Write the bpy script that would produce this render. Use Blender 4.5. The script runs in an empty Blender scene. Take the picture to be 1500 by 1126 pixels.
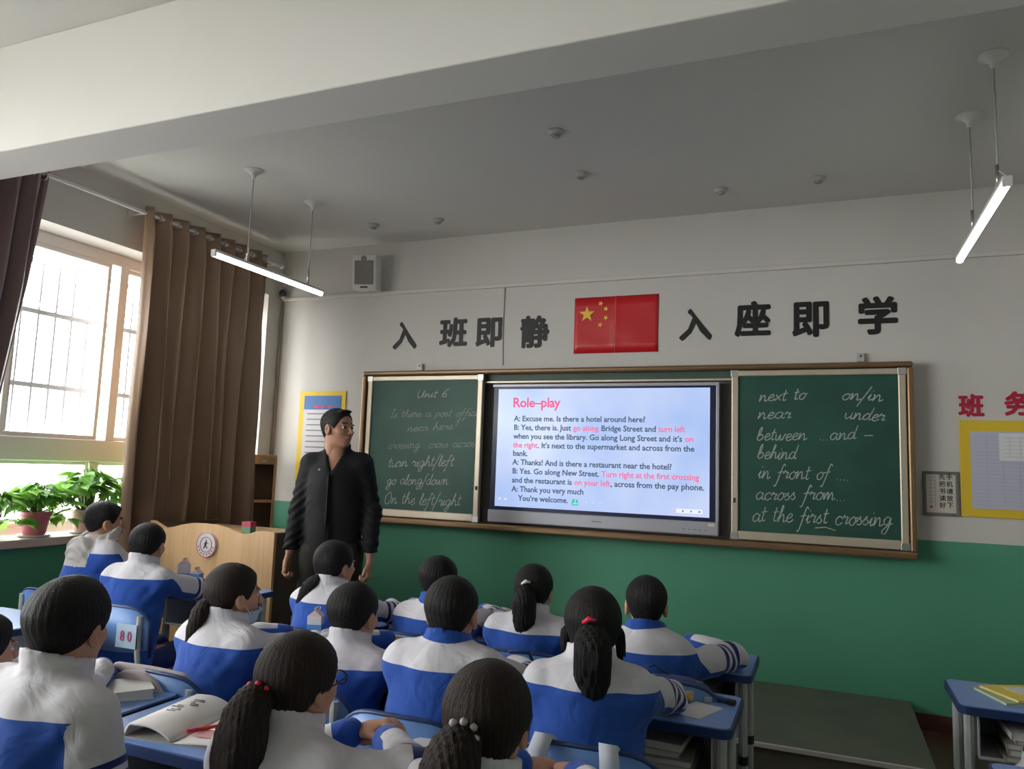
import bpy, bmesh, math, random
import numpy as np
from mathutils import Vector, Matrix
random.seed(7); RNG = np.random.RandomState(5)
SC = bpy.context.scene; COL = SC.collection
PI = math.pi
def R(d): return d*PI/180

# ------------------------------------------------------------------ camera, world, exposure
YAW, PITCH, ROLL, FPX, EYE = 0.39425106, 0.11083725, 0.035507, 1105.926, 1.42
def cam_axes():
    cy, sy, cp, sp = math.cos(YAW), math.sin(YAW), math.cos(PITCH), math.sin(PITCH)
    f = Vector((-sy*cp, cy*cp, sp)); r = Vector((cy, sy, 0)); u = r.cross(f)
    a, b = math.cos(ROLL), math.sin(ROLL)
    return a*r+b*u, -b*r+a*u, f
CR, CU, CF = cam_axes()
cd = bpy.data.cameras.new('camera'); cam = bpy.data.objects.new('camera', cd); COL.objects.link(cam)
cam.matrix_world = Matrix(((CR.x, CU.x, -CF.x, 0), (CR.y, CU.y, -CF.y, 0), (CR.z, CU.z, -CF.z, EYE), (0, 0, 0, 1)))
cd.sensor_fit = 'HORIZONTAL'; cd.sensor_width = 36; cd.lens = 36*FPX/1500; cd.clip_start = .05; cd.clip_end = 200
SC.camera = cam
SC.view_settings.view_transform = 'Standard'; SC.view_settings.look = 'None'
SC.view_settings.gamma = 1; SC.view_settings.use_curve_mapping = False; SC.view_settings.exposure = 0.0
try:
    SC.cycles.use_denoising = True; SC.cycles.diffuse_bounces = 5; SC.cycles.max_bounces = 10
    SC.cycles.sample_clamp_indirect = 4; SC.cycles.caustics_reflective = False; SC.cycles.caustics_refractive = False
except Exception: pass
SKY = 20.0; LAMP = 12.0
wd = bpy.data.worlds.new('sky'); SC.world = wd; wd.use_nodes = True
bg = wd.node_tree.nodes['Background']; bg.inputs[0].default_value = (1, .97, .94, 1); bg.inputs[1].default_value = SKY
def portal(x, y, z, sy, sz):
    l = bpy.data.lights.new('window_portal', 'AREA'); l.shape = 'RECTANGLE'; l.size = sz; l.size_y = sy; l.cycles.is_portal = True
    o = bpy.data.objects.new('window_portal', l); COL.objects.link(o); o.location = (x, y, z); o.rotation_euler = (0, -PI/2, 0)
def ray(px, py): return CR*((px-750)/FPX) - CU*((py-563)/FPX) + CF
def atY(px, py, Y): d = ray(px, py); return Vector((0, 0, EYE)) + d*(Y/d.y)     # design helper: photo pixel to a point on a wall plane
def atZ(px, py, Z): d = ray(px, py); return Vector((0, 0, EYE)) + d*((Z-EYE)/d.z)
def atX(px, py, X): d = ray(px, py); return Vector((0, 0, EYE)) + d*(X/d.x)

# ------------------------------------------------------------------ materials
MATS = {}
def mat(name, c, rough=.6, metal=0, spec=.4, bump=0, bscale=60, var=0, vscale=6, sheen=0, emit=None, estr=1, stretch=None, alpha=None):
    if name in MATS: return MATS[name]
    m = bpy.data.materials.new(name); m.use_nodes = True; nt = m.node_tree; b = nt.nodes['Principled BSDF']
    b.inputs['Base Color'].default_value = (*c, 1); b.inputs['Roughness'].default_value = rough; b.inputs['Metallic'].default_value = metal
    b.inputs['Specular IOR Level'].default_value = spec
    if sheen: b.inputs['Sheen Weight'].default_value = sheen
    if emit: b.inputs['Emission Color'].default_value = (*emit, 1); b.inputs['Emission Strength'].default_value = estr
    tc = mp = None
    if bump or var:
        tc = nt.nodes.new('ShaderNodeTexCoord'); mp = nt.nodes.new('ShaderNodeMapping'); nt.links.new(tc.outputs['Object'], mp.inputs[0])
        if stretch: mp.inputs['Scale'].default_value = stretch
    if var:
        n = nt.nodes.new('ShaderNodeTexNoise'); n.inputs['Scale'].default_value = vscale; n.inputs['Detail'].default_value = 5; nt.links.new(mp.outputs[0], n.inputs['Vector'])
        rp = nt.nodes.new('ShaderNodeValToRGB'); rp.color_ramp.elements[0].position = .3; rp.color_ramp.elements[1].position = .7
        rp.color_ramp.elements[0].color = tuple(max(0, x*(1-var)) for x in c)+(1,); rp.color_ramp.elements[1].color = tuple(min(1, x*(1+var)) for x in c)+(1,)
        nt.links.new(n.outputs['Fac'], rp.inputs[0]); nt.links.new(rp.outputs[0], b.inputs['Base Color'])
    if bump:
        n = nt.nodes.new('ShaderNodeTexNoise'); n.inputs['Scale'].default_value = bscale; n.inputs['Detail'].default_value = 4; nt.links.new(mp.outputs[0], n.inputs['Vector'])
        bp = nt.nodes.new('ShaderNodeBump'); bp.inputs['Strength'].default_value = bump; bp.inputs['Distance'].default_value = .01
        nt.links.new(n.outputs['Fac'], bp.inputs['Height']); nt.links.new(bp.outputs[0], b.inputs['Normal'])
    if alpha is not None:
        # chalk dust: thin, broken coverage of the board colour
        n = nt.nodes.new('ShaderNodeTexNoise'); n.inputs['Scale'].default_value = 260
        t2 = nt.nodes.new('ShaderNodeTexCoord'); nt.links.new(t2.outputs['Object'], n.inputs['Vector'])
        mr = nt.nodes.new('ShaderNodeMapRange'); mr.inputs['From Min'].default_value = .35; mr.inputs['From Max'].default_value = .6
        mr.inputs['To Min'].default_value = alpha*.35; mr.inputs['To Max'].default_value = alpha
        nt.links.new(n.outputs['Fac'], mr.inputs['Value']); nt.links.new(mr.outputs[0], b.inputs['Alpha'])
    MATS[name] = m; return m
def wall_mat(name, zsplit, white, green):
    m = bpy.data.materials.new(name); m.use_nodes = True; nt = m.node_tree; b = nt.nodes['Principled BSDF']; b.inputs['Roughness'].default_value = .62; b.inputs['Specular IOR Level'].default_value = .3
    g = nt.nodes.new('ShaderNodeNewGeometry'); sp = nt.nodes.new('ShaderNodeSeparateXYZ'); nt.links.new(g.outputs['Position'], sp.inputs[0])
    n0 = nt.nodes.new('ShaderNodeTexNoise'); n0.inputs['Scale'].default_value = 3; n0.inputs['Detail'].default_value = 6; nt.links.new(g.outputs['Position'], n0.inputs['Vector'])
    ad = nt.nodes.new('ShaderNodeMath'); ad.operation = 'MULTIPLY_ADD'; ad.inputs[1].default_value = .012; nt.links.new(n0.outputs['Fac'], ad.inputs[0]); nt.links.new(sp.outputs['Z'], ad.inputs[2])
    lt = nt.nodes.new('ShaderNodeMath'); lt.operation = 'GREATER_THAN'; lt.inputs[1].default_value = zsplit+.006; nt.links.new(ad.outputs[0], lt.inputs[0])
    mx = nt.nodes.new('ShaderNodeMix'); mx.data_type = 'RGBA'; mx.inputs['A'].default_value = (*green, 1); mx.inputs['B'].default_value = (*white, 1); nt.links.new(lt.outputs[0], mx.inputs['Factor'])
    n1 = nt.nodes.new('ShaderNodeTexNoise'); n1.inputs['Scale'].default_value = 1.3; n1.inputs['Detail'].default_value = 7; nt.links.new(g.outputs['Position'], n1.inputs['Vector'])
    mr = nt.nodes.new('ShaderNodeMapRange'); mr.inputs['To Min'].default_value = .9; mr.inputs['To Max'].default_value = 1.06; nt.links.new(n1.outputs['Fac'], mr.inputs['Value'])
    ml = nt.nodes.new('ShaderNodeMix'); ml.data_type = 'RGBA'; ml.blend_type = 'MULTIPLY'; ml.inputs['Factor'].default_value = 1
    nt.links.new(mx.outputs['Result'], ml.inputs['A']); nt.links.new(mr.outputs[0], ml.inputs['B']); nt.links.new(ml.outputs['Result'], b.inputs['Base Color'])
    n2 = nt.nodes.new('ShaderNodeTexNoise'); n2.inputs['Scale'].default_value = 45; nt.links.new(g.outputs['Position'], n2.inputs['Vector'])
    bp = nt.nodes.new('ShaderNodeBump'); bp.inputs['Strength'].default_value = .12; bp.inputs['Distance'].default_value = .01; nt.links.new(n2.outputs['Fac'], bp.inputs['Height']); nt.links.new(bp.outputs[0], b.inputs['Normal'])
    return m
def wood_mat(name, c1, c2, rough=.45, sc=(14, 14, 1.2)):
    m = bpy.data.materials.new(name); m.use_nodes = True; nt = m.node_tree; b = nt.nodes['Principled BSDF']; b.inputs['Roughness'].default_value = rough
    tc = nt.nodes.new('ShaderNodeTexCoord'); mp = nt.nodes.new('ShaderNodeMapping'); mp.inputs['Scale'].default_value = sc; nt.links.new(tc.outputs['Object'], mp.inputs[0])
    n = nt.nodes.new('ShaderNodeTexNoise'); n.inputs['Scale'].default_value = 1.5; n.inputs['Detail'].default_value = 6; n.inputs['Distortion'].default_value = 1.2; nt.links.new(mp.outputs[0], n.inputs['Vector'])
    rp = nt.nodes.new('ShaderNodeValToRGB'); rp.color_ramp.elements[0].color = (*c1, 1); rp.color_ramp.elements[1].color = (*c2, 1); rp.color_ramp.elements[0].position = .3; rp.color_ramp.elements[1].position = .7
    nt.links.new(n.outputs['Fac'], rp.inputs[0]); nt.links.new(rp.outputs[0], b.inputs['Base Color']); return m
def cloth_light(m, w, c):
    nt = m.node_tree; b = nt.nodes['Principled BSDF']; o = nt.nodes['Material Output']; t = nt.nodes.new('ShaderNodeBsdfTranslucent'); t.inputs[0].default_value = (*c, 1); x = nt.nodes.new('ShaderNodeMixShader'); x.inputs[0].default_value = w
    nt.links.new(b.outputs[0], x.inputs[1]); nt.links.new(t.outputs[0], x.inputs[2]); nt.links.new(x.outputs[0], o.inputs[0])
def glass_mat():
    m = bpy.data.materials.new('window_glass'); m.use_nodes = True; nt = m.node_tree; nt.nodes.clear()
    o = nt.nodes.new('ShaderNodeOutputMaterial'); t = nt.nodes.new('ShaderNodeBsdfTransparent'); t.inputs[0].default_value = (.95, .97, .97, 1)
    g = nt.nodes.new('ShaderNodeBsdfGlossy'); g.inputs['Roughness'].default_value = .03; x = nt.nodes.new('ShaderNodeMixShader'); x.inputs[0].default_value = .05
    nt.links.new(t.outputs[0], x.inputs[1]); nt.links.new(g.outputs[0], x.inputs[2]); nt.links.new(x.outputs[0], o.inputs[0]); return m
def uniform_mat(name, white=(.60, .585, .63), blue=(.015, .068, .33), navy=(.016, .025, .14), s0=.165):
    m = bpy.data.materials.new(name); m.use_nodes = True; nt = m.node_tree; b = nt.nodes['Principled BSDF']; b.inputs['Roughness'].default_value = .8; b.inputs['Sheen Weight'].default_value = .15; b.inputs['Specular IOR Level'].default_value = .2
    N = nt.nodes.new; L = nt.links.new
    def ma(op, a, bb=None, c=None):
        x = N('ShaderNodeMath'); x.operation = op
        for i, v in enumerate((a, bb, c)):
            if v is None: continue
            if isinstance(v, (int, float)): x.inputs[i].default_value = v
            else: L(v, x.inputs[i])
        return x.outputs[0]
    def mix(f, a, bb):
        x = N('ShaderNodeMix'); x.data_type = 'RGBA'; L(f, x.inputs['Factor'])
        for k, v in (('A', a), ('B', bb)):
            if isinstance(v, tuple): x.inputs[k].default_value = (*v, 1)
            else: L(v, x.inputs[k])
        return x.outputs['Result']
    af = N('ShaderNodeAttribute'); af.attribute_name = 'field'; aa = N('ShaderNodeAttribute'); aa.attribute_name = 'arm'
    base = mix(ma('GREATER_THAN', af.outputs['Fac'], 0.), blue, white)
    s = ma('SUBTRACT', aa.outputs['Fac'], s0)
    zone = ma('MULTIPLY', ma('GREATER_THAN', s, 0.), ma('LESS_THAN', s, .068))
    st = mix(ma('LESS_THAN', ma('MODULO', s, .027), .0145), white, navy)
    L(mix(zone, base, st), b.inputs['Base Color'])
    tc = N('ShaderNodeTexCoord'); n = N('ShaderNodeTexNoise'); n.inputs['Scale'].default_value = 9; n.inputs['Detail'].default_value = 3; n.inputs['Distortion'].default_value = 1.5; L(tc.outputs['Object'], n.inputs['Vector'])
    bp = N('ShaderNodeBump'); bp.inputs['Strength'].default_value = .5; bp.inputs['Distance'].default_value = .02; L(n.outputs['Fac'], bp.inputs['Height']); L(bp.outputs[0], b.inputs['Normal'])
    return m
def hair_mat(name, c):
    m = mat(name, c, rough=.55, spec=.22, bump=.9, bscale=3.2, stretch=(110, 110, 5)); return m

WHITE = (.60, .58, .55); GREEN = (.085, .30, .19)
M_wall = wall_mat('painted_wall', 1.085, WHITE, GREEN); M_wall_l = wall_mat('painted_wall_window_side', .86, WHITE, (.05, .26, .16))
M_ceil = mat('ceiling_paint', (.66, .655, .63), .8, bump=.05, bscale=40, var=.03, vscale=1)
M_floor = mat('terrazzo_floor', (.105, .045, .035), .35, var=.25, vscale=14)
M_plat = mat('platform_board', (.13, .125, .095), .5, var=.15, vscale=4)
M_base = mat('red_skirting', (.10, .03, .025), .5)
M_pvc = mat('white_window_frame', (.74, .71, .68), .4); M_glass = glass_mat()
M_rail = mat('cable_trunking', (.62, .59, .56), .5)
M_bar = mat('white_steel_bar', (.42, .42, .44), .5)
M_curt = mat('brown_curtain', (.28, .18, .115), .36, spec=.65, bump=.12, bscale=200, var=.08, vscale=3)
M_curt2 = mat('mauve_curtain', (.24, .165, .165), .55, sheen=.4, bump=.15, bscale=200)
cloth_light(M_curt, .02, (.55, .36, .22)); cloth_light(M_curt2, .015, (.4, .25, .25))
M_chrome = mat('brushed_steel', (.62, .6, .58), .3, metal=1)
M_bronze = mat('bronze_frame', (.23, .14, .075), .35, metal=.55)
M_alu = mat('champagne_aluminium', (.55, .48, .38), .38, metal=.5)
M_board = mat('green_chalkboard', (.022, .082, .062), .45, spec=.3, var=.18, vscale=3)
M_grey = mat('grey_back_panel', (.17, .155, .145), .5); M_dgreen = mat('dark_green_strip', (.05, .09, .07), .5)
M_silver = mat('silver_bezel', (.42, .42, .47), .35, metal=.3); M_navy = mat('navy_bezel', (.01, .015, .06), .3)
M_black = mat('black_paper', (.012, .011, .012), .5); M_red = mat('red_paper', (.42, .012, .05), .5)
M_flag = mat('flag_red', (.52, .012, .018), .35, spec=.5); M_star = mat('flag_yellow', (.85, .55, .06), .4)
M_yel = mat('yellow_card', (.72, .50, .035), .5); M_paper = mat('white_paper', (.72, .71, .74), .6); M_paperb = mat('lilac_paper', (.5, .5, .62), .6)
M_lines = mat('grey_print', (.25, .25, .3), .6); M_ink = mat('black_ink', (.02, .02, .025), .6)
M_postb = mat('poster_blue', (.05, .16, .42), .5)
M_pine = wood_mat('light_pine', (.60, .37, .18), (.70, .46, .25)); M_dwood = wood_mat('dark_walnut_side', (.085, .045, .028), (.14, .075, .045))
M_shelf = wood_mat('honey_shelf', (.42, .24, .11), (.52, .32, .16)); M_shelfin = mat('brown_shelf_back', (.11, .075, .05), .6)
M_desk = mat('blue_desk_top', (.16, .28, .60), .35, var=.06, vscale=9); M_rim = mat('dark_blue_edge', (.012, .035, .12), .4)
M_chair = mat('blue_chair_shell', (.12, .25, .56), .4, var=.1, vscale=12); M_leg = mat('pale_grey_tube', (.42, .44, .43), .45, var=.1, vscale=20); M_blk = mat('black_plastic', (.015, .015, .017), .5)
M_skin = mat('skin', (.50, .27, .18), .55, spec=.3, var=.05, vscale=30); M_skin2 = mat('tan_skin', (.42, .215, .14), .5, spec=.35, var=.05, vscale=30)
M_lip = mat('lips', (.36, .12, .10), .5); M_eye = mat('eye_white', (.6, .58, .55), .3); M_hair = hair_mat('black_hair', (.010, .0085, .009)); M_hairb = hair_mat('dark_brown_hair', (.022, .013, .011))
M_uni = uniform_mat('school_jacket'); M_trs = mat('navy_trousers', (.015, .03, .12), .8); M_shoe = mat('white_shoe', (.5, .5, .5), .6)
M_bcloth = mat('black_jacket_cloth', (.008, .008, .010), .75, spec=.25, bump=.35, bscale=14); M_bshirt = mat('dark_shirt', (.02, .018, .022), .7)
M_hoodg = mat('grey_hood_cotton', (.42, .40, .39), .85, bump=.3, bscale=90)
M_pot = mat('pink_plastic_pot', (.48, .13, .17), .4); M_potp = mat('pale_peach_pot', (.62, .42, .36), .4); M_leaf = mat('pothos_leaf', (.16, .40, .06), .4, var=.35, vscale=18); M_leafd = mat('dark_leaf', (.08, .24, .06), .4, var=.3, vscale=18); M_stem = mat('green_stem', (.12, .25, .06), .5); M_soil = mat('potting_soil', (.05, .03, .02), .9)
M_chalk = mat('chalk', (.62, .68, .63), .9, alpha=.75); M_chalkd = mat('faint_chalk', (.5, .58, .53), .9, alpha=.6); M_chalky = mat('yellow_chalk', (.6, .6, .35), .9, alpha=.8)
M_white = mat('white_plastic', (.70, .68, .67), .45); M_mesh = mat('speaker_mesh', (.30, .28, .27), .6, bump=.8, bscale=500)

# ------------------------------------------------------------------ mesh helpers
class MB:
    def __init__(s): s.v = []; s.f = []; s.m = []
    def add(s, vs, fs, mi=0):
        o = len(s.v); s.v += [tuple(v) for v in vs]; s.f += [tuple(i+o for i in f) for f in fs]; s.m += [mi]*len(fs); return s
    def box(s, a, b, mi=0, bev=0, M=None):
        x0, y0, z0 = (min(a[i], b[i]) for i in range(3)); x1, y1, z1 = (max(a[i], b[i]) for i in range(3))
        if bev <= 0:
            vs = [(x, y, z) for z in (z0, z1) for y in (y0, y1) for x in (x0, x1)]
            fs = [(0, 2, 3, 1), (4, 5, 7, 6), (0, 1, 5, 4), (2, 6, 7, 3), (0, 4, 6, 2), (1, 3, 7, 5)]
        else:
            bm = bmesh.new(); bmesh.ops.create_cube(bm, size=1)
            for v in bm.verts: v.co = ((x0+x1)/2+v.co.x*(x1-x0), (y0+y1)/2+v.co.y*(y1-y0), (z0+z1)/2+v.co.z*(z1-z0))
            bmesh.ops.bevel(bm, geom=bm.edges[:], offset=min(bev, .45*min(x1-x0, y1-y0, z1-z0)), segments=2, profile=.5, affect='EDGES')
            bm.verts.index_update(); vs = [v.co.copy() for v in bm.verts]; fs = [[v.index for v in f.verts] for f in bm.faces]; bm.free()
        if M is not None: vs = [M @ Vector(v) for v in vs]
        return s.add(vs, fs, mi)
    def tube(s, pts, r, n=8, mi=0, sq=None, cap=True):
        pts = [Vector(p) for p in pts]; rs = r if isinstance(r, (list, tuple)) else [r]*len(pts); vs = []; fs = []; up = None
        for i, p in enumerate(pts):
            t = (pts[min(i+1, len(pts)-1)]-pts[max(i-1, 0)]).normalized()
            if up is None: up = Vector((0, 0, 1)) if abs(t.z) < .9 else Vector((0, 1, 0))
            a = t.cross(up).normalized(); b = a.cross(t).normalized(); up = b
            for k in range(n):
                w = 2*PI*k/n+PI/n; ca, sb = math.cos(w)*rs[i], math.sin(w)*rs[i]
                if sq: ca *= sq[0]; sb *= sq[1]
                vs.append(p+a*ca+b*sb)
        for i in range(len(pts)-1):
            for k in range(n): fs.append((i*n+k, i*n+(k+1) % n, (i+1)*n+(k+1) % n, (i+1)*n+k))
        if cap: fs.append(tuple(range(n))[::-1]); fs.append(tuple((len(pts)-1)*n+k for k in range(n)))
        return s.add(vs, fs, mi)
    def lathe(s, prof, n=24, c=(0, 0, 0), mi=0, M=None):
        vs = []; fs = []
        for r, z in prof:
            for k in range(n):
                w = 2*PI*k/n; v = Vector((r*math.cos(w), r*math.sin(w), z)); vs.append((M @ v if M is not None else v)+Vector(c))
        for i in range(len(prof)-1):
            for k in range(n): fs.append((i*n+k, i*n+(k+1) % n, (i+1)*n+(k+1) % n, (i+1)*n+k))
        fs.append(tuple(range(n))[::-1]); fs.append(tuple((len(prof)-1)*n+k for k in range(n)))
        return s.add(vs, fs, mi)
    def prism(s, poly, d, M=None, mi=0):   # poly in (x, z), extruded along +y by d
        n = len(poly); vs = [Vector((x, 0, z)) for x, z in poly]+[Vector((x, d, z)) for x, z in poly]
        if M is not None: vs = [M @ v for v in vs]
        return s.add(vs, [tuple(range(n)), tuple(range(2*n-1, n-1, -1))]+[(i, i+n, (i+1) % n+n, (i+1) % n) for i in range(n)], mi)
    def build(s, name, m, parent=None, smooth=False, loc=None):
        me = bpy.data.meshes.new(name); me.from_pydata(s.v, [], s.f)
        for x in (m if isinstance(m, (list, tuple)) else [m]): me.materials.append(x)
        me.polygons.foreach_set('material_index', s.m)
        bm = bmesh.new(); bm.from_mesh(me); bmesh.ops.recalc_face_normals(bm, faces=bm.faces[:]); bm.to_mesh(me); bm.free()
        if smooth: me.polygons.foreach_set('use_smooth', [True]*len(me.polygons))
        o = bpy.data.objects.new(name, me); COL.objects.link(o)
        if parent: o.parent = parent
        if loc: o.location = loc
        if smooth == 'edge':
            try: me.set_sharp_from_angle(angle=R(35))
            except Exception: pass
        return o
def tag(o, label=None, cat=None, group=None, kind=None):
    if label: o['label'] = label
    if cat: o['category'] = cat
    if group: o['group'] = group
    if kind: o['kind'] = kind
    return o
def thing(name, label, cat, loc=(0, 0, 0), rz=0, group=None):
    o = bpy.data.objects.new(name, None); COL.objects.link(o); o.location = loc; o.rotation_euler = (0, 0, rz); o.empty_display_size = .1
    return tag(o, label, cat, group)
def kids_of(o): return [c for c in bpy.data.objects if c.parent == o]
def dup(root, loc, rz=0, label=None, group=None, parent=None):
    c = root.copy(); COL.objects.link(c)
    if loc is not None: c.location = loc; c.rotation_euler = (0, 0, rz)
    if parent: c.parent = parent
    if label: c['label'] = label
    if group: c['group'] = group
    for ch in kids_of(root): dup(ch, None, parent=c)
    return c
def struct(o, label=None): o['kind'] = 'structure'; (label and o.__setitem__('label', label)); return o
def text_mesh(body, size, bold=0, shear=0, ext=.0008, align='LEFT', ay='BASELINE', space=1, res=2, sx=1):
    c = bpy.data.curves.new('txt', 'FONT'); c.body = body; c.size = size; c.offset = bold; c.shear = shear; c.extrude = ext; c.align_x = align; c.space_character = space; c.resolution_u = res
    o = bpy.data.objects.new('txt', c); COL.objects.link(o); bpy.context.view_layer.update()
    me = bpy.data.meshes.new_from_object(o.evaluated_get(bpy.context.evaluated_depsgraph_get())); bpy.data.objects.remove(o)
    if sx != 1: me.transform(Matrix.Diagonal((sx, 1, 1, 1)))
    return me
def fit_text(body, name, m, x0, x1, z0, z1, Y, bold=.0, parent=None, shear=0, ext=.001, rot=0):
    """letters stretched to a box on a plane facing -Y"""
    me = text_mesh(body, 1, shear=shear, ext=0.0)
    xs = [v.co.x for v in me.vertices]; ys = [v.co.y for v in me.vertices]
    a, b, c, d = min(xs), max(xs), min(ys), max(ys)
    h = []
    for v in me.vertices: v.co = ((v.co.x-a)/(b-a)*(x1-x0)-(x1-x0)/2, 0, (v.co.y-c)/(d-c)*(z1-z0)-(z1-z0)/2)
    if bold:
        # heavier strokes: the regular glyph repeated with small shifts
        h_ = (z1-z0)*bold; base = [v.co.copy() for v in me.vertices]; fc = [list(p.vertices) for p in me.polygons]; V_ = []; F_ = []; sx_ = (x1-x0-2*h_)/(x1-x0); sz_ = (z1-z0-2*h_)/(z1-z0)
        for k in range(9):
            dx, dz = (0, 0) if k == 8 else (h_*math.cos(k*PI/4), h_*math.sin(k*PI/4)); o_ = len(V_)
            V_ += [(c.x*sx_+dx, -.00004*k, c.z*sz_+dz) for c in base]; F_ += [[i+o_ for i in f] for f in fc]
        me = bpy.data.meshes.new(name); me.from_pydata(V_, [], F_)
    bm = bmesh.new(); bm.from_mesh(me); bmesh.ops.remove_doubles(bm, verts=bm.verts[:], dist=1e-6)
    g = bmesh.ops.extrude_face_region(bm, geom=bm.faces[:]); [setattr(v.co, 'y', v.co.y-ext) for v in g['geom'] if isinstance(v, bmesh.types.BMVert)]
    bmesh.ops.recalc_face_normals(bm, faces=bm.faces[:]); bm.to_mesh(me); bm.free()
    me.materials.clear(); me.materials.append(m); me.name = name
    o = bpy.data.objects.new(name, me); COL.objects.link(o); o.location = ((x0+x1)/2, Y, (z0+z1)/2); o.rotation_euler = (0, rot, 0)
    if parent: o.parent = parent
    return o

# ------------------------------------------------------------------ implicit surfaces for bodies, clothes and hair
def V3(*a): return np.array(a, dtype=np.float32)
def rcone(P, a, b, ra, rb, s=(1, 1, 1)):
    s = V3(*s); a = V3(*a); b = V3(*b); Q = (P-a)/s; ba = (b-a)/s; t = np.clip((Q@ba)/max(1e-9, float(ba@ba)), 0, 1)
    return (np.sqrt(((Q-t[:, None]*ba)**2).sum(1))-(ra+(rb-ra)*t))*float(s.min()**.5)
def armt(P, a, b):
    a = V3(*a); b = V3(*b); ba = b-a; return np.clip(((P-a)@ba)/float(ba@ba), 0, 1)
def ell(P, c, r):
    r = V3(*r); Q = (P-V3(*c))/r; k = np.sqrt((Q**2).sum(1)); return (k-1)*float(r.min())*.5+(k-1)*float(r.mean())*.5
def smin(a, b, k): h = np.clip(.5+.5*(b-a)/k, 0, 1); return b*(1-h)+a*h-k*h*(1-h)
def smax(a, b, k): return -smin(-a, -b, k)
def noise(P, f, seed=0, n=6):
    r = np.random.RandomState(seed); o = np.zeros(len(P), np.float32)
    for _ in range(n):
        k = r.normal(size=3); k = k/np.linalg.norm(k)*f*r.uniform(.6, 1.6); o += np.sin(P@k.astype(np.float32)+r.uniform(0, 6.28))
    return o/n
def nets(fn, lo, hi, h):
    lo = np.array(lo, np.float32); n = np.ceil((np.array(hi)-lo)/h).astype(int)+1
    ax = [lo[i]+h*np.arange(n[i], dtype=np.float32) for i in range(3)]
    G = np.stack(np.meshgrid(*ax, indexing='ij'), -1).reshape(-1, 3)
    D = fn(G).astype(np.float32).reshape(n)
    D[0] = D[-1] = 1; D[:, 0] = D[:, -1] = 1; D[:, :, 0] = D[:, :, -1] = 1
    I = D < 0; c = I[:-1, :-1, :-1].astype(np.int8)
    cnt = np.zeros(c.shape, np.int8)
    for dx in (0, 1):
        for dy in (0, 1):
            for dz in (0, 1): cnt += I[dx:n[0]-1+dx, dy:n[1]-1+dy, dz:n[2]-1+dz]
    act = (cnt > 0) & (cnt < 8); idx = np.full(act.shape, -1, np.int64); A = np.argwhere(act); idx[act] = np.arange(len(A))
    acc = np.zeros((len(A), 3)); num = np.zeros(len(A))
    cor = [(x, y, z) for x in (0, 1) for y in (0, 1) for z in (0, 1)]
    for i, p in enumerate(cor):
        for q in cor[i+1:]:
            if sum(abs(np.array(p)-np.array(q))) != 1: continue
            d0 = D[A[:, 0]+p[0], A[:, 1]+p[1], A[:, 2]+p[2]]; d1 = D[A[:, 0]+q[0], A[:, 1]+q[1], A[:, 2]+q[2]]
            x = (d0 < 0) != (d1 < 0); t = np.where(x, d0/(d0-d1+1e-12), 0)
            pt = np.array(p)+t[:, None]*(np.array(q)-np.array(p)); acc += np.where(x[:, None], pt, 0); num += x
    V = (A+acc/num[:, None])*h+lo; F = []
    for a in range(3):
        b, cc = (a+1) % 3, (a+2) % 3
        s0 = [slice(1, -1)]*3; s0[a] = slice(0, -1); s1 = list(s0); s1[a] = slice(1, None)
        X = np.argwhere(I[tuple(s0)] != I[tuple(s1)]); off = np.ones(3, int); off[a] = 0; X = X+off
        if not len(X): continue
        ins = I[X[:, 0], X[:, 1], X[:, 2]]
        e1 = np.zeros(3, int); e1[b] = 1; e2 = np.zeros(3, int); e2[cc] = 1
        g = lambda Y: idx[Y[:, 0], Y[:, 1], Y[:, 2]]
        q = np.stack([g(X-e1-e2), g(X-e2), g(X), g(X-e1)], 1); q[~ins] = q[~ins][:, ::-1]; F.append(q)
    return V, np.concatenate(F)
class Raw:
    """collects numpy mesh pieces into one mesh object"""
    def __init__(s): s.V = []; s.F = []; s.M = []; s.n = 0; s.mats = []
    def add(s, V, F, mi=0):
        s.V.append(np.asarray(V)); s.F.append(np.asarray(F)+s.n); s.M.append(np.full(len(F), mi) if np.isscalar(mi) else mi); s.n += len(V); return s
    def build(s, name, mats, parent=None, attrs=None, loc=None, rz=0):
        V = np.concatenate(s.V); F = np.concatenate(s.F); me = bpy.data.meshes.new(name)
        me.vertices.add(len(V)); me.vertices.foreach_set('co', V.astype(np.float32).ravel())
        me.loops.add(F.size); me.loops.foreach_set('vertex_index', F.ravel().astype(np.int32))
        me.polygons.add(len(F)); me.polygons.foreach_set('loop_start', np.arange(0, F.size, 4, dtype=np.int32)); me.update(calc_edges=True)
        for m in mats: me.materials.append(m)
        me.polygons.foreach_set('material_index', np.concatenate(s.M).astype(np.int32)); me.polygons.foreach_set('use_smooth', np.ones(len(F), bool)); me.validate()
        for k, a in (attrs or {}).items(): at = me.attributes.new(k, 'FLOAT', 'POINT'); at.data.foreach_set('value', a.astype(np.float32))
        o = bpy.data.objects.new(name, me); COL.objects.link(o)
        if parent: o.parent = parent
        if loc is not None: o.location = loc; o.rotation_euler = (0, 0, rz)
        return o
def xf(V, S=1, yaw=0, pitch=0, roll=0, t=(0, 0, 0)):
    m = np.array(Matrix.Rotation(yaw, 3, 'Z') @ Matrix.Rotation(pitch, 3, 'X') @ Matrix.Rotation(roll, 3, 'Y')); return (np.asarray(V)*S)@m.T+np.array(t)

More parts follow.
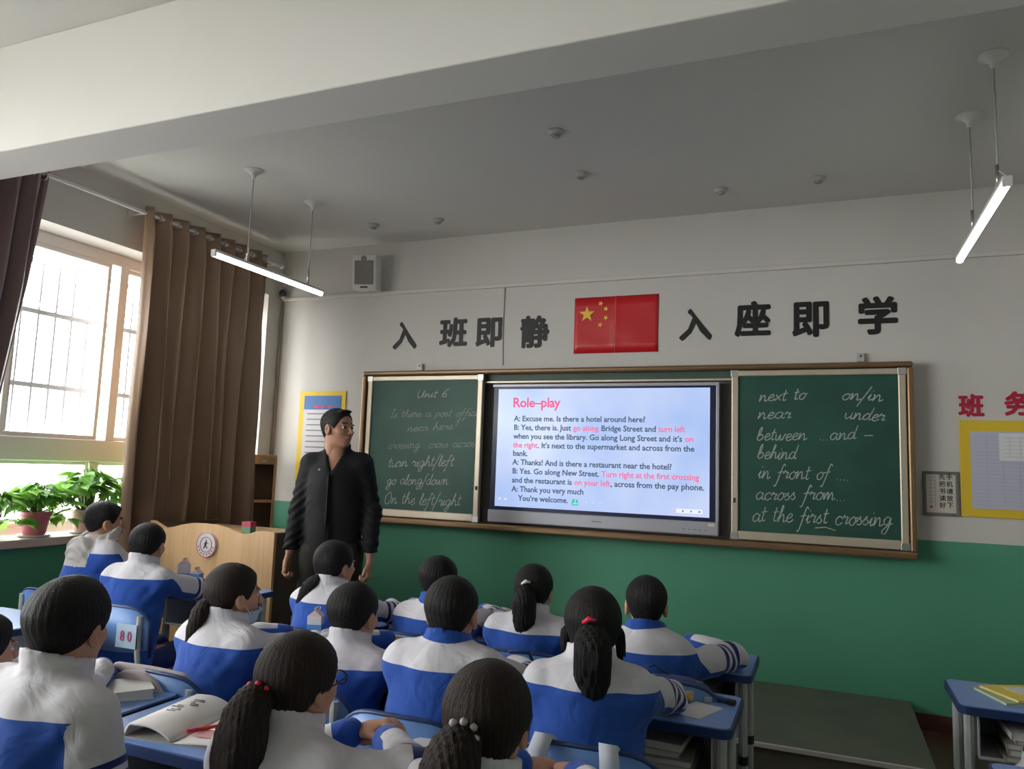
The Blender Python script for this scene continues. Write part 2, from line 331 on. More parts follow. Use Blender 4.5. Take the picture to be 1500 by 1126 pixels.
def head_sdf(P):
    d = ell(P, (0, -.012, .03), (.077, .096, .084)); d = smin(d, ell(P, (0, .022, -.04), (.058, .068, .066)), .03)
    d = smin(d, ell(P, (0, .058, -.088), (.026, .024, .020)), .025)
    Q = P.copy(); Q[:, 0] = np.abs(Q[:, 0])
    d = smin(d, ell(Q, (.038, .055, -.022), (.022, .022, .020)), .02)          # cheekbones
    d = smin(d, ell(Q, (.025, .082, .022), (.026, .010, .007)), .012)          # brow
    d = smax(d, -ell(Q, (.031, .103, .006), (.017, .017, .011)), .012)         # eye sockets
    d = smin(d, rcone(P, (0, .088, .008), (0, .110, -.026), .0065, .0115), .010)
    d = smin(d, ell(Q, (.011, .100, -.029), (.008, .009, .007)), .006)
    d = smin(d, ell(P, (0, .092, -.052), (.021, .008, .0045)), .006); d = smin(d, ell(P, (0, .090, -.060), (.018, .008, .005)), .006)
    e = ell(Q, (.079, -.006, -.006), (.011, .019, .031)); e = smax(e, -ell(Q, (.089, .000, -.004), (.008, .010, .017)), .005); e = smin(e, ell(Q, (.078, .000, -.032), (.008, .009, .009)), .008)
    d = smin(d, e, .007)
    d = smin(d, rcone(P, (0, -.022, -.03), (0, -.038, -.17), .052, .056), .025)
    return d
HV, HF = nets(head_sdf, (-.105, -.13, -.165), (.105, .14, .13), .0042)
HC = HV[HF].mean(1); HM = np.zeros(len(HF), int); HM[(abs(HC[:, 0]) < .021) & (HC[:, 1] > .088) & (abs(HC[:, 2]+.056) < .0085)] = 1
HM[(abs(abs(HC[:, 0])-.031) < .019) & (HC[:, 1] > .068) & (abs(HC[:, 2]-.0285-.1*(.03-abs(abs(HC[:, 0])-.031))) < .0045)] = 3
EV, EF = nets(lambda P: ell(P, (0, 0, 0), (.0118, .0115, .0095)), (-.02,)*3, (.02,)*3, .0035)
def add_head(raw, S, yaw, pitch, t, roll=0):
    raw.add(xf(HV, S, yaw, pitch, roll, t), HF, HM)
    ec = EV[EF].mean(1); em = np.where((ec[:, 1] > .006) & (ec[:, 0]**2+ec[:, 2]**2 < .00008), 3, 2)
    for sx in (-1, 1): raw.add(xf(EV+np.array([.031*sx, .0755, .005]), S, yaw, pitch, roll, t), EF, em)
def hand_sdf(P, curl=.35):
    d = ell(P, (0, .045, 0), (.038, .048, .014)); d = smin(d, rcone(P, (0, -.05, 0), (0, .02, 0), .026, .028, (1, 1, .7)), .02)
    for i, (x, L) in enumerate(((-.028, .062), (-.0095, .072), (.0095, .067), (.027, .052))):
        a = np.array([x, .078, 0.]); ang = curl
        r = .0088
        for seg in (.45, .32, .25):
            b = a+L*seg*np.array([x*2., math.cos(ang), -math.sin(ang)]); d = smin(d, rcone(P, a, b, r, r*.9), .004); a = b; r *= .9; ang += curl*1.3
    d = smin(d, rcone(P, (-.026, .012, -.003), (-.052, .045, -.014), .013, .0105), .012); d = smin(d, rcone(P, (-.052, .045, -.014), (-.056, .075, -.024), .0105, .008), .004)
    return d
NV, NF = nets(hand_sdf, (-.08, -.08, -.10), (.06, .16, .03), .0042)
HAND2 = nets(lambda P: hand_sdf(P, .85), (-.08, -.08, -.10), (.06, .16, .03), .0042)
def add_hand(raw, wrist, direc, palm, side, S=1.0, hm=None):
    """right hand (side=1) has its thumb at -x local; direc: pointing of fingers, palm: palm normal"""
    y = Vector(direc).normalized(); z = -Vector(palm); z = (z-y*z.dot(y)).normalized(); x = y.cross(z)
    V, F = hm or (NV, NF)
    if side < 0: V = V*np.array([-1, 1, 1]); F = F[:, ::-1]
    V = (V+np.array([0, .045, 0]))*S
    raw.add(V[:, :1]*np.array(x)+V[:, 1:2]*np.array(y)+V[:, 2:]*np.array(z)+np.array(wrist), F, 0)

def cap_sdf(P, front=.078, off=.013, nape=-.062, tuft=.004, seed=1, ear=.012, taper=0, side=-.040):
    d = ell(P, (0, -.014, .032), (.077+off, .096+off, .084+off*1.1))
    d = smin(d, ell(P, (0, -.048, -.03), (.054+off*.5, .040+off*.5, .05)), .03)
    f = np.interp(P[:, 1], [-.12, -.075, -.03, -.012, .012, .03, .055, .075, .12], [nape, nape-.004, side, ear+.002, ear+.004, -.012, .03, front, front+.012]).astype(np.float32)
    az = np.arctan2(P[:, 0], P[:, 1]+.01)
    d = d+taper*np.clip((.052-P[:, 2])/.10, 0, 1)
    d = d-tuft*noise(P*np.array([1, 1, .35], np.float32), 50, seed)-.0009*np.sin(az*38+9*noise(P, 20, seed+3))
    return smax(d, (f-P[:, 2])*.75+.002*noise(P, 90, seed+5), .010)
def mk_hair(kind):
    def fn(P):
        if kind == 'short': return cap_sdf(P, .070, .012, -.078, .0035, 1, taper=.011, side=-.042)
        if kind == 'spiky': return cap_sdf(P, .066, .017, -.092, .008, 2, ear=.010, taper=.015, side=-.052)
        if kind == 'crop': return cap_sdf(P, .076, .010, -.076, .002, 4, taper=.009, side=-.038)
        if kind == 'teacher': return smin(cap_sdf(P, .084, .007, -.055, .002, 9, taper=.006), ell(P, (.012, .066, .100), (.045, .028, .010)), .02)
        if kind == 'girl': return cap_sdf(P, .074, .011, -.070, .0022, 6, ear=-.002)
        if kind == 'girlfull': return cap_sdf(P, .062, .015, -.085, .0028, 7, ear=-.014)
    return nets(fn, (-.115, -.145, -.13), (.115, .12, .155), .0042)
HAIR = {k: mk_hair(k) for k in ('short', 'spiky', 'crop', 'teacher', 'girl', 'girlfull')}
def pony(pts, rs, seed=0, flat=1.0):
    pts = [np.array(p, float) for p in pts]
    # smooth path
    T = np.linspace(0, len(pts)-1, 9); PP = []; RR = []
    for t in T:
        i = min(int(t), len(pts)-2); u = t-i; p0 = pts[max(i-1, 0)]; p1 = pts[i]; p2 = pts[i+1]; p3 = pts[min(i+2, len(pts)-1)]
        PP.append(.5*((2*p1)+(-p0+p2)*u+(2*p0-5*p1+4*p2-p3)*u*u+(-p0+3*p1-3*p2+p3)*u**3)); RR.append(np.interp(t, range(len(rs)), rs))
    PP = np.array(PP); lo = PP.min(0)-.06; hi = PP.max(0)+.06
    def fn(P):
        d = None
        for i in range(len(PP)-1):
            e = rcone(P, PP[i], PP[i+1], RR[i], RR[i+1]); d = e if d is None else smin(d, e, .012)
        tip = np.clip((PP[-1][2]+.05-P[:, 2])/.05, 0, 1)
        s = np.sin(P[:, 0]*330+5*noise(P, 10, seed))*np.sin(P[:, 1]*290+5*noise(P, 9, seed+1))
        return d+.0032*s*(1+2*tip)+.004*noise(P*np.array([1, 1, .2], np.float32), 70, seed+2)
    return nets(fn, lo, hi, .0048)

HEM = .43
def jacket(head_top, arms, lean, seed, collar, yoke, sitdepth, parent, hood=False, width=1.0, matl=None, name='jacket'):
    zs = head_top-.222; ny = lean
    SH = {}; 
    sw = .128*width
    pel = (0, -.10, .50); che = (0, ny-.055, zs-.12); nk = (0, ny-.03, zs+.02)
    def parts(P):
        d = rcone(P, pel, che, .166*width, .152*width, (1, .70, 1))
        d = smin(d, rcone(P, (-sw+.01, ny-.045, zs-.045), (sw-.01, ny-.045, zs-.045), .062, .062, (1, .95, 1)), .05)
        d = smin(d, rcone(P, (0, ny-.045, zs-.03), nk, .075, .05), .04)
        for s_ in (-1, 1): d = smin(d, rcone(P, (0, ny-.03, zs+.012), (s_*sw*.9, ny-.045, zs-.035), .046, .052), .03)
        return d
    def armd(P, side):
        s, e, w = arms[side]; return smin(rcone(P, s, e, .056, .050), rcone(P, e, w, .049, .036), .02)
    def fn(P):
        d = parts(P)
        for s in (-1, 1): d = smin(d, armd(P, s), .028)
        # folds: hem gathers, elbow creases, drag lines
        w = noise(P*np.array([1, 1, .4], np.float32), 24, seed)*.010+noise(P, 60, seed+9)*.0028
        for s in (-1, 1):
            e = np.array(arms[s][1], np.float32); k = np.exp(-((P-e)**2).sum(1)/.012); w = w+.006*k*np.sin((P@V3(40, 70, 60))+3*noise(P, 12, seed))
            sh = np.array(arms[s][0], np.float32)+V3(-.03*s, 0, -.06); k = np.exp(-((P-sh)**2).sum(1)/.006); w = w+.006*k*np.sin(P@V3(95*s, 10, -70))
        d = d-w
        r = np.sqrt((P[:, 0])**2+((P[:, 1]-ny+.018)*.92)**2); cz = zs+.055
        if collar: c = np.maximum(np.abs(r-.060-.05*(P[:, 2]-zs-.03))-.007, np.abs(P[:, 2]-(zs+.034)+.30*(P[:, 1]-ny))-(.020+.007*(collar > 1))); d = smin(d, c, .012)
        hole = np.maximum(r-.052, zs+.012-P[:, 2]); d = np.maximum(d, -hole)
        if hood:
            hr = np.sqrt((np.sqrt((P[:, 0]/1.15)**2+(P[:, 1]-ny+.035)**2)-.078)**2+((P[:, 2]-zs-.030-.55*(P[:, 1]-ny+.04))*.85)**2)-.026
            hh = ell(P, (0, ny-.125, zs-.035), (.085, .034, .075)); hh = smin(hr, hh, .035)+.007*np.sin(P[:, 2]*130+P[:, 0]*P[:, 0]*900)
            d = np.minimum(d, smax(hh, P[:, 1]-ny-.04, .02))
        return np.maximum(d, HEM-P[:, 2]+.004*np.sin(P[:, 0]*40))
    xs = [abs(p[0]) for s in (-1, 1) for p in arms[s]]; ys = [p[1] for s in (-1, 1) for p in arms[s]]
    V, F = nets(fn, (-max(xs)-.08, min(-.24, min(ys)-.08), HEM-.02), (max(xs)+.08, max(max(ys)+.07, .12), zs+.13), .0085)
    P = V.astype(np.float32)
    # open the cuffs a little: cut at the wrists is hidden by the cuff shape itself
    dt = parts(P); field = (P[:, 2]-yoke-.10*np.abs(P[:, 0])*0).copy(); S = np.full(len(P), 0., np.float32)
    for s in (-1, 1):
        sh, e, w = [np.array(q, np.float32) for q in arms[s]]; d = armd(P, s); L1 = np.linalg.norm(e-sh); L2 = np.linalg.norm(w-e)
        t1 = armt(P, sh, e); t2 = armt(P, e, w); d1 = rcone(P, sh, e, .056, .05); d2 = rcone(P, e, w, .049, .036)
        on2 = d2 < d1; a = np.where(on2, L1+t2*L2, t1*L1); ax = np.where(on2[:, None], e+t2[:, None]*(w-e), sh+t1[:, None]*(e-sh))
        out = np.array([s*.35, -.10, .92], np.float32); out /= np.linalg.norm(out); f2 = ((P-ax)@out+.004-np.clip((a-.28)*.4, 0, .022)) if e[2] > DZ+.02 else np.full(len(P), .05, np.float32)
        f2 = np.minimum(f2, (L1+L2-.035-a)*2)
        arm = (d < dt+.004) & (P[:, 0]*s > 0)
        k = (np.clip((a-.02)/.07, 0, 1) if e[2] > DZ+.02 else np.clip(a/.02, 0, 1))*np.clip((dt-d)/.02+.5, 0, 1)*(P[:, 0]*s > 0); field = field*(1-k)+f2*k
        side = P[:, 0]*s > 0; S = np.where(side, np.where(arm, a+(0 if e[2] > DZ+.02 else .075), np.minimum(a, .10)), S)
    if collar == 1: field = np.minimum(field, np.hypot(P[:, 0], P[:, 1]-ny+.018)-.079+np.clip(zs-.01-P[:, 2], 0, 1)*6)
    raw = Raw(); raw.add(V, F, 0); mats = [matl or M_uni]
    if hood:
        hz = ((P[:, 1] < ny-.075) & (np.abs(P[:, 0]) < .095) & (P[:, 2] > zs-.10) & (P[:, 2] < zs+.09)) | (P[:, 2] > zs+.035)
        raw.M[0] = np.where(hz[F].all(1), 1, 0); mats.append(M_hoodg)
    return raw.build(name, mats, parent, {'field': field, 'arm': S})

# ------------------------------------------------------------------ room shell
XL, XR, YF, YB, ZC = -4.34, 2.15, 5.17, -3.2, 3.22
W1 = (2.28, 5.0, .91, 2.812); W2 = (-2.5, 1.65, .91, 2.812)
struct(MB().box((XL-.3, YB-.2, -.1), (XR+.2, YF+.2, 0)).build('floor', M_floor))
struct(MB().box((XL-.3, YB-.2, ZC), (XR+.2, YF+.2, ZC+.15)).build('ceiling', M_ceil))
struct(MB().box((XL-.24, YF, 0), (XR+.2, YF+.2, ZC)).build('wall_front', M_wall))
struct(MB().box((XR, YB, 0), (XR+.2, YF, ZC)).build('wall_right', M_wall)); struct(MB().box((XL-.24, YB-.2, 0), (XR+.2, YB, ZC)).build('wall_back', M_wall))
wl = MB(); X0, X1 = XL-.26, XL
wl.box((X0, YB, 0), (X1, YF, .86)).box((X0, YB, 2.812), (X1, YF, ZC))
for a, b in ((YB, W2[0]), (W2[1], W1[0]), (W1[1], YF)): wl.box((X0, a, .86), (X1, b, 2.812))
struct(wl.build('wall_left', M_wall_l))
struct(MB().box((XL, 2.065, 2.72), (XR, 2.30, ZC), bev=.006).build('beam_ceiling', mat('beam_paint_brightened', (.80, .785, .75), .8, bump=.05, bscale=40, var=.03, vscale=1)), 'white painted concrete beam crossing under the ceiling')  # beam colour raised above the ceiling's, standing in for window light on its face
struct(MB().box((-2.9+.0, YF-.012, 0), (XR, YF, .09)).box((XL, YF-.012, 0), (-2.9, YF, .09)).build('baseboard_front', M_base)); struct(MB().box((XL, YB, 0), (XL+.012, YF-.012, .09)).build('baseboard_left', M_base))
struct(MB().box((-2.38, 4.0, 0), (.45, YF-.012, .15), bev=.004).build('platform_teaching', M_plat), 'low olive brown teaching platform under the chalkboard')
struct(MB().box((-2.38, 3.985, .132), (.452, 4.0, .152)).build('trim_1', M_rail), 'pale metal nosing along the platform edge')
struct(MB().box((XL-.2, 2.25, .863), (XL+.045, 5.03, .912), bev=.006).build('sill_window', mat('sill_stone', (.50, .42, .39), .4)), 'stone window sill carrying the potted plants')
struct(MB().box((XL-.2, W2[0]-.03, .863), (XL+.045, W2[1]+.03, .912), bev=.006).build('sill_rear', MATS['sill_stone']), 'stone sill of the rear window')
# trunking and cables on the front wall
rl = MB().box((XL+.02, YF-.022, 2.785), (XR, YF, 2.815), bev=.004); struct(rl.build('trim_2', M_rail), 'cable trunking running across the front wall')
tag(MB().tube([(-4.315, YF-.012, 2.79), (-4.318, YF-.012, 1.9), (-4.322, YF-.012, 1.12)], .007, 8).build('cable', mat('grey_cable', (.3, .28, .27), .6), smooth=True), 'thin grey cable running down the wall corner beside the curtain', 'cable')
tag(MB().tube([(-2.236, YF-.006, 2.785), (-2.24, YF-.006, 2.45), (-2.23, YF-.006, 2.19)], .004, 6).build('cable', mat('pale_cable', (.5, .47, .45), .6), smooth=True), 'pale vertical cable between the third and fourth black characters', 'cable')

# ------------------------------------------------------------------ windows
def window(name, y0, y1, z0, z1, mull, lmull, seed):
    w = bpy.data.objects.new(name, None); COL.objects.link(w); w['kind'] = 'structure'; w['label'] = 'white framed casement window behind the curtains' if seed else 'white framed window of the rear bay'
    xf_ = XL-.22
    f = MB(); t = .05
    f.box((xf_-.06, y0, z0), (xf_, y1, z0+t), bev=.004).box((xf_-.06, y0, z1-t-.03), (xf_, y1, z1), bev=.004).box((xf_-.06, y0, z0), (xf_, y0+t, z1), bev=.004).box((xf_-.06, y1-t, z0), (xf_, y1, z1), bev=.004)
    f.build('window_frame', M_pvc, w)
    MB().box((xf_-.065, y0+.02, 1.365), (xf_+.012, y1-.02, 1.512), bev=.006).build('transom', M_pvc, w)
    ys = [y0+t]+mull+[y1-t]; yl = [y0+t]+lmull+[y1-t]
    for m in mull: MB().box((xf_-.062, m-.034, 1.512), (xf_+.008, m+.034, z1-.05), bev=.005).build('mullion', M_pvc, w)
    for m in lmull: MB().box((xf_-.062, m-.034, z0+.03), (xf_+.008, m+.034, 1.365), bev=.005).build('mullion', M_pvc, w)
    def sash(a, b, c, d, x, s=.028):
        q = MB(); q.box((x-.02, a, c), (x+.02, a+s, d), bev=.003).box((x-.02, b-s, c), (x+.02, b, d), bev=.003).box((x-.02, a+s, c), (x+.02, b-s, c+s), bev=.003).box((x-.02, a+s, d-s), (x+.02, b-s, d), bev=.003)
        o = q.build('sash', M_pvc, w); MB().box((x-.003, a+s, c+s), (x+.003, b-s, d-s)).build('pane', M_glass, o)
    for i in range(len(ys)-1):
        a, b = ys[i]+.03*(i > 0), ys[i+1]-.03*(i < len(ys)-2)
        if b-a > 1: sash(a, (a+b)/2+.03, 1.512, z1-.08, xf_-.045); sash((a+b)/2-.03, b-.07 if seed else b, 1.512, z1-.08, xf_-.02)
        else: sash(a, b, 1.512, z1-.08, xf_-.03)
    for i in range(len(yl)-1):
        a, b = yl[i]+.03*(i > 0), yl[i+1]-.03*(i < len(yl)-2); sash(a, b, z0+.05, 1.365, xf_-.03, .022)
    return w
window('window_1', *W1, [3.765], [3.66], 1); window('window_2', *W2, [-1.1, .3], [-1.1, .3], 0)
portal(XL-.30, (W1[0]+W1[1])/2, 1.86, W1[1]-W1[0], 1.9); portal(XL-.30, (W2[0]+W2[1])/2, 1.86, W2[1]-W2[0], 1.9)
gr = thing('window_grille', 'white steel security bars outside the upper part of the window', 'window bars')
for z in (2.66, 2.33, 1.85, 1.53): MB().box((XL-.42, 2.2, z-.015), (XL-.40, 5.08, z+.015)).build('crossbar', M_bar, gr)
b0 = MB().tube([(0, 0, 1.47), (0, 0, 2.80)], .011, 6).build('bar', M_bar, gr); b0.location = (XL-.41, 2.24, 0)
for i in range(1, 24): c = b0.copy(); COL.objects.link(c); c.location = (XL-.41, 2.24+.118*i, 0)
for y in (2.2, 5.08): MB().tube([(XL-.41, y, 1.5), (XL-.24, y, 1.5)], .008, 6).build('bracket', M_bar, gr)
# buildings across the yard
M_fac = mat('pale_facade', (.80, .79, .78), .8); M_fwin = mat('facade_window', (.40, .44, .48), .3)
def building(x, y0, y1, h, label, wn):
    b = thing('apartment_block', label, 'building', (x, (y0+y1)/2, -7))
    L = y1-y0; MB().box((-4, -L/2, 0), (0, L/2, h)).build('wall', M_fac, b); MB().box((-4.2, -L/2-.2, h), (.3, L/2+.2, h+.4)).build('roof', M_fac, b)
    f0 = None
    for r_ in range(int(h//3)):
        for k in range(wn):
            yy = -L/2+L*(k+.5)/wn
            if f0 is None:
                f0 = MB().box((0, -.9, 0), (.08, .9, 1.6)).build('window', M_fac, b); MB().box((.05, -.8, .1), (.1, -.04, 1.5)).box((.05, .04, .1), (.1, .8, 1.5)).build('pane', M_fwin, f0); f0.location = (0, yy, .9); continue
            dup(f0, (0, yy, .9+3*r_), parent=b)
building(-30, 8, 34, 12, 'pale apartment block seen faintly through the window bars', 7); building(-34, 38, 60, 9, 'low pale block farther along the yard beyond the window', 5)
struct(MB().box((-80, -30, -7.2), (XL-1.2, 80, -7)).build('ground_yard', mat('yard_ground', (.5, .5, .48), .9)), 'pale yard ground outside the window')

# ------------------------------------------------------------------ curtains
def curtain(name, label, y0, y1, z0, z1, m, folds, edge=None, amp=.10, rings=True, seed=0):
    t = thing(name, label, 'curtain', (XL+.145, (y0+y1)/2, z0)); r = random.Random(seed)
    nu, nv = folds*14, 40; V = []; F = []; ph = [r.uniform(-.5, .5) for _ in range(6)]
    for j in range(nv+1):
        v = j/nv; z = (z1-z0)*v
        for i in range(nu+1):
            u = i/nu; a = 2*PI*folds*u; dn = 1-v
            uu = u+min(1, dn*3)*(.016*math.sin(2*PI*2.3*u+ph[0]*3+v*3)+.011*math.sin(2*PI*5.1*u+ph[1]*5-v*5))
            A = amp*(.62+.30*math.sin(u*17+ph[2]*6)*dn+.25*dn)*(1-.4*max(0, v-.93)/.07); s = math.sin(a+dn*(.7*math.sin(u*7+v*4+ph[3]*4)))
            s = math.copysign(abs(s)**1.15, s); l, rr = y0, y1
            if edge: rr = edge(z+z0)
            V.append((A*s+.012*math.sin(u*23+v*9)*dn, l+(rr-l)*uu-(y0+y1)/2+.014*math.sin(2*a)*(.5+.5*dn), z))
    for j in range(nv):
        for i in range(nu): k = j*(nu+1)+i; F.append((k, k+1, k+nu+2, k+nu+1))
    b = MB().add(V, F).build('cloth', m, t, smooth=True); sm = b.modifiers.new('thickness', 'SOLIDIFY'); sm.thickness = .004; sm.offset = 0
    if rings:
        Mx = Matrix.Rotation(PI/2, 4, 'X'); prof = [(.022+.007*math.cos(w), .005*math.sin(w)) for w in [2*PI*k/8 for k in range(9)]]
        g0 = None
        for i in range(folds*2):
            y = y0+(y1-y0)*(i+.5)/(folds*2)*1.0
            if g0 is None: g0 = MB().lathe(prof, 14, M=Mx).build('grommet', M_chrome, t, smooth=True); g = g0
            else: g = g0.copy(); COL.objects.link(g)
            g.location = (0, y-(y0+y1)/2, z1-z0-.05); g.rotation_euler = (0, 0, .5 if i % 2 else -.5)
    return t
curtain('window_curtain', 'long brown curtain hanging in folds beside the front wall corner', 3.575, 4.79, .35, 3.085, M_curt, 8, seed=3)
curtain('window_curtain', 'mauve brown curtain pulled to the left edge of the window', 2.34, 2.89, .35, 3.07, M_curt2, 5, edge=lambda z: float(np.interp(z, [.35, 1.2, 1.76, 2.36, 3.05], [2.62, 2.70, 2.77, 2.85, 2.90])), amp=.065, rings=True, seed=5)
rd = thing('curtain_rod', 'white curtain rod above the window', 'curtain rod', (XL+.145, 3.6, 3.035))
MB().tube([(0, -1.4, 0), (0, 1.35, 0)], .0125, 10).build('rod', M_white, rd, smooth=True)
for y in (-1.3, -.02, 1.3): MB().tube([(-.145, y, 0), (0, y, 0)], .008, 8).box((-.145, y-.02, -.03), (-.137, y+.02, .03)).build('bracket', M_white, rd)
for y in (-1.42, 1.37): MB().lathe([(.004, -.02), (.018, -.014), (.022, 0), (.018, .014), (.004, .02)], 12, (0, y, 0)).build('finial', M_white, rd, smooth=True)

# ------------------------------------------------------------------ chalkboard wall unit
bx0, bx1, bz0, bz1 = -3.385, .495, .975, 2.145; YB_ = YF-.13
cb = thing('sliding_chalkboard', 'wide bronze framed sliding chalkboard with two green panels around the screen', 'chalkboard', ((bx0+bx1)/2, YF, bz0)); cx = (bx0+bx1)/2
def bb(name, a, b, m, bev=.004, parent=cb, **k): return MB().box((a[0]-cx, a[1]-YF, a[2]-bz0), (b[0]-cx, b[1]-YF, b[2]-bz0), bev=bev).build(name, m, parent, **k)
bb('top_rail', (bx0, YB_, bz1-.035), (bx1, YF, bz1), M_bronze, .012); bb('bottom_rail', (bx0, YB_-.03, bz0), (bx1, YF, bz0+.045), M_bronze, .012)
bb('side_rail', (bx0, YB_, bz0+.04), (bx0+.035, YF, bz1-.035), M_bronze, .01); bb('side_rail', (bx1-.035, YB_, bz0+.04), (bx1, YF, bz1-.035), M_bronze, .01)
bb('back_panel', (bx0+.03, YF-.012, bz0+.04), (bx1-.03, YF, bz1-.03), M_grey, 0)
bb('upper_strip', (-2.36, YF-.06, bz1-.085), (-.55, YF-.012, bz1-.035), M_dgreen, 0); bb('guide_track', (-2.36, YF-.075, bz1-.098), (-.55, YF-.02, bz1-.085), M_alu, 0)
def panel(x0, x1):
    z0, z1 = bz0+.05, bz1-.04
    p = bb('chalkboard_panel', (x0+.03, YF-.105, z0+.04), (x1-.03, YF-.085, z1-.03), M_board, 0); w = .042
    def pf(a, b, n): MB().box((a[0]-cx, a[1]-YF, a[2]-bz0), (b[0]-cx, b[1]-YF, b[2]-bz0), bev=.006).build(n, M_alu, p)
    pf((x0, YF-.12, z0), (x0+w, YF-.075, z1), 'panel_frame'); pf((x1-w, YF-.12, z0), (x1, YF-.075, z1), 'panel_frame')
    pf((x0+w, YF-.12, z0), (x1-w, YF-.075, z0+.055), 'panel_frame'); pf((x0+w, YF-.12, z1-.038), (x1-w, YF-.075, z1), 'panel_frame')
    for x in (x0+.02, x1-.02):
        for z in (z0+.02, z1-.02): MB().box((x-.024-cx, -.123, z-.022-bz0), (x+.024-cx, -.118, z+.022-bz0), bev=.002).build('corner_cap', M_chrome, p)
    lx = x1-.02 if x0 < -2 else x0+.02
    MB().box((lx-.006-cx, -.128, .28), (lx+.006-cx, -.118, .31), bev=.002).build('lock', M_blk, p)
    return p
PL = panel(-3.335, -2.335); PR = panel(-.555, .455)
# single-stroke handwriting, x-height 1
G = {'a': (1.05, '.8,.8 .45,1 .1,.6 .2,.1 .5,.05 .8,.5 .85,.9 .8,.3 .95,0 1.15,.2'), 'b': (.9, '.0,.2 .35,1.3 .35,2 .15,1.6 .1,.2 .4,0 .75,.4 .5,.9 .2,.6'), 'c': (.8, '.7,.8 .45,1 .1,.6 .2,.1 .5,0 .85,.3'),
 'd': (1.05, '.75,.8 .45,1 .1,.5 .25,.05 .6,.2 .85,1 .95,2|.95,2 .8,.6 .85,.05 1.1,.2'), 'e': (.8, '.1,.4 .6,.65 .6,.95 .35,1 .1,.5 .25,.05 .55,.05 .85,.35'), 'f': (.75, '.8,1.7 .6,2 .45,1.4 .25,0 .05,-.9 -.15,-.8|.0,.85 .7,1'),
 'g': (1., '.8,.8 .45,1 .1,.6 .25,.1 .6,.2 .8,.9 .7,-.2 .4,-.95 .05,-.7 .5,-.1 1.1,.3'), 'h': (1., '.0,.3 .45,1.6 .35,2 .2,1 .1,0 .3,.7 .6,.95 .7,.5 .75,.05 1.05,.25'), 'i': (.45, '.0,.3 .25,.95 .15,.3 .25,0 .5,.25|.32,1.4 .34,1.5'),
 'k': (.9, '.35,2 .1,0|.75,.95 .2,.5 .5,.3 .85,0'), 'l': (.45, '.0,.3 .4,1.4 .35,2 .15,1.2 .15,.2 .3,0 .5,.2'), 'm': (1.5, '.05,.9 .1,.0 .3,.75 .5,.95 .55,.0 .75,.75 .95,.95 1.05,.4 1.1,0 1.4,.2'),
 'n': (1.05, '.05,.9 .15,.95 .1,.0 .35,.75 .6,.95 .7,.5 .75,0 1.1,.25'), 'o': (.85, '.5,1 .1,.6 .2,.05 .55,.05 .75,.6 .5,1 .65,.8 .95,.9'), 'p': (.95, '.15,.9 .05,-.9|.15,.6 .5,1 .8,.6 .55,.1 .2,.2'),
 'r': (.75, '.0,.6 .2,1.05 .3,.8 .6,.85 .5,.4 .5,.05 .8,.25'), 's': (.7, '.0,.3 .4,1 .35,.7 .6,.35 .4,.0 .1,.1'), 't': (.6, '.3,1.7 .2,.6 .25,.05 .55,.2|.0,1.1 .6,1.2'),
 'u': (1.05, '.05,.9 .1,.3 .3,0 .7,.4 .8,.95 .75,.2 .9,0 1.1,.25'), 'v': (.85, '.05,.9 .25,.0 .7,.9 .9,.85'), 'w': (1.3, '.05,.9 .15,.1 .4,.1 .6,.85 .65,.1 .95,.15 1.15,.9 1.35,.8'), 'x': (.85, '.1,.95 .4,.5 .75,0|.8,.95 .05,.0'),
 'y': (.95, '.05,.9 .15,.3 .5,.3 .8,.9 .5,-.6 .1,-.8'), 'U': (1.3, '.1,2 .1,.7 .35,.0 .8,.2 1.05,1.9 1.05,.3 1.2,0'), 'I': (.6, '.35,2 .2,0|.05,2 .7,2|-.1,0 .5,0'), 'O': (1.3, '.7,2 .1,1.2 .3,.05 .9,.1 1.15,1.1 .8,1.95 .6,1.9'),
 '6': (1., '.8,2 .3,1.3 .1,.5 .4,0 .8,.3 .6,.9 .2,.6'), '/': (.7, '.7,2.2 -.1,-.9'), '?': (.8, '.1,1.6 .5,2 .7,1.5 .35,.9 .35,.6|.33,.05 .36,.15'), '.': (.4, '.1,.0 .16,.06'), '-': (1.3, '.1,.6 1.1,.6'), ' ': (.8, '')}
def ribbon(mb, pts, w):
    n = len(pts)
    if n < 2: return
    vs = []
    for i, p in enumerate(pts):
        q0 = pts[max(i-1, 0)]; q1 = pts[min(i+1, n-1)]; tx, tz = q1[0]-q0[0], q1[1]-q0[1]; l = math.hypot(tx, tz) or 1; nx, nz = -tz/l*w/2, tx/l*w/2
        for yy in (0, -.0008): vs.append((p[0]+nx, yy, p[1]+nz)); vs.append((p[0]-nx, yy, p[1]-nz))
    fs = []
    for i in range(n-1):
        a, b = 4*i, 4*i+4; fs += [(a+2, a+3, b+3, b+2), (a, a+2, b+2, b), (a+1, b+1, b+3, a+3), (a, b, b+1, a+1)]
    mb.add(vs, fs)
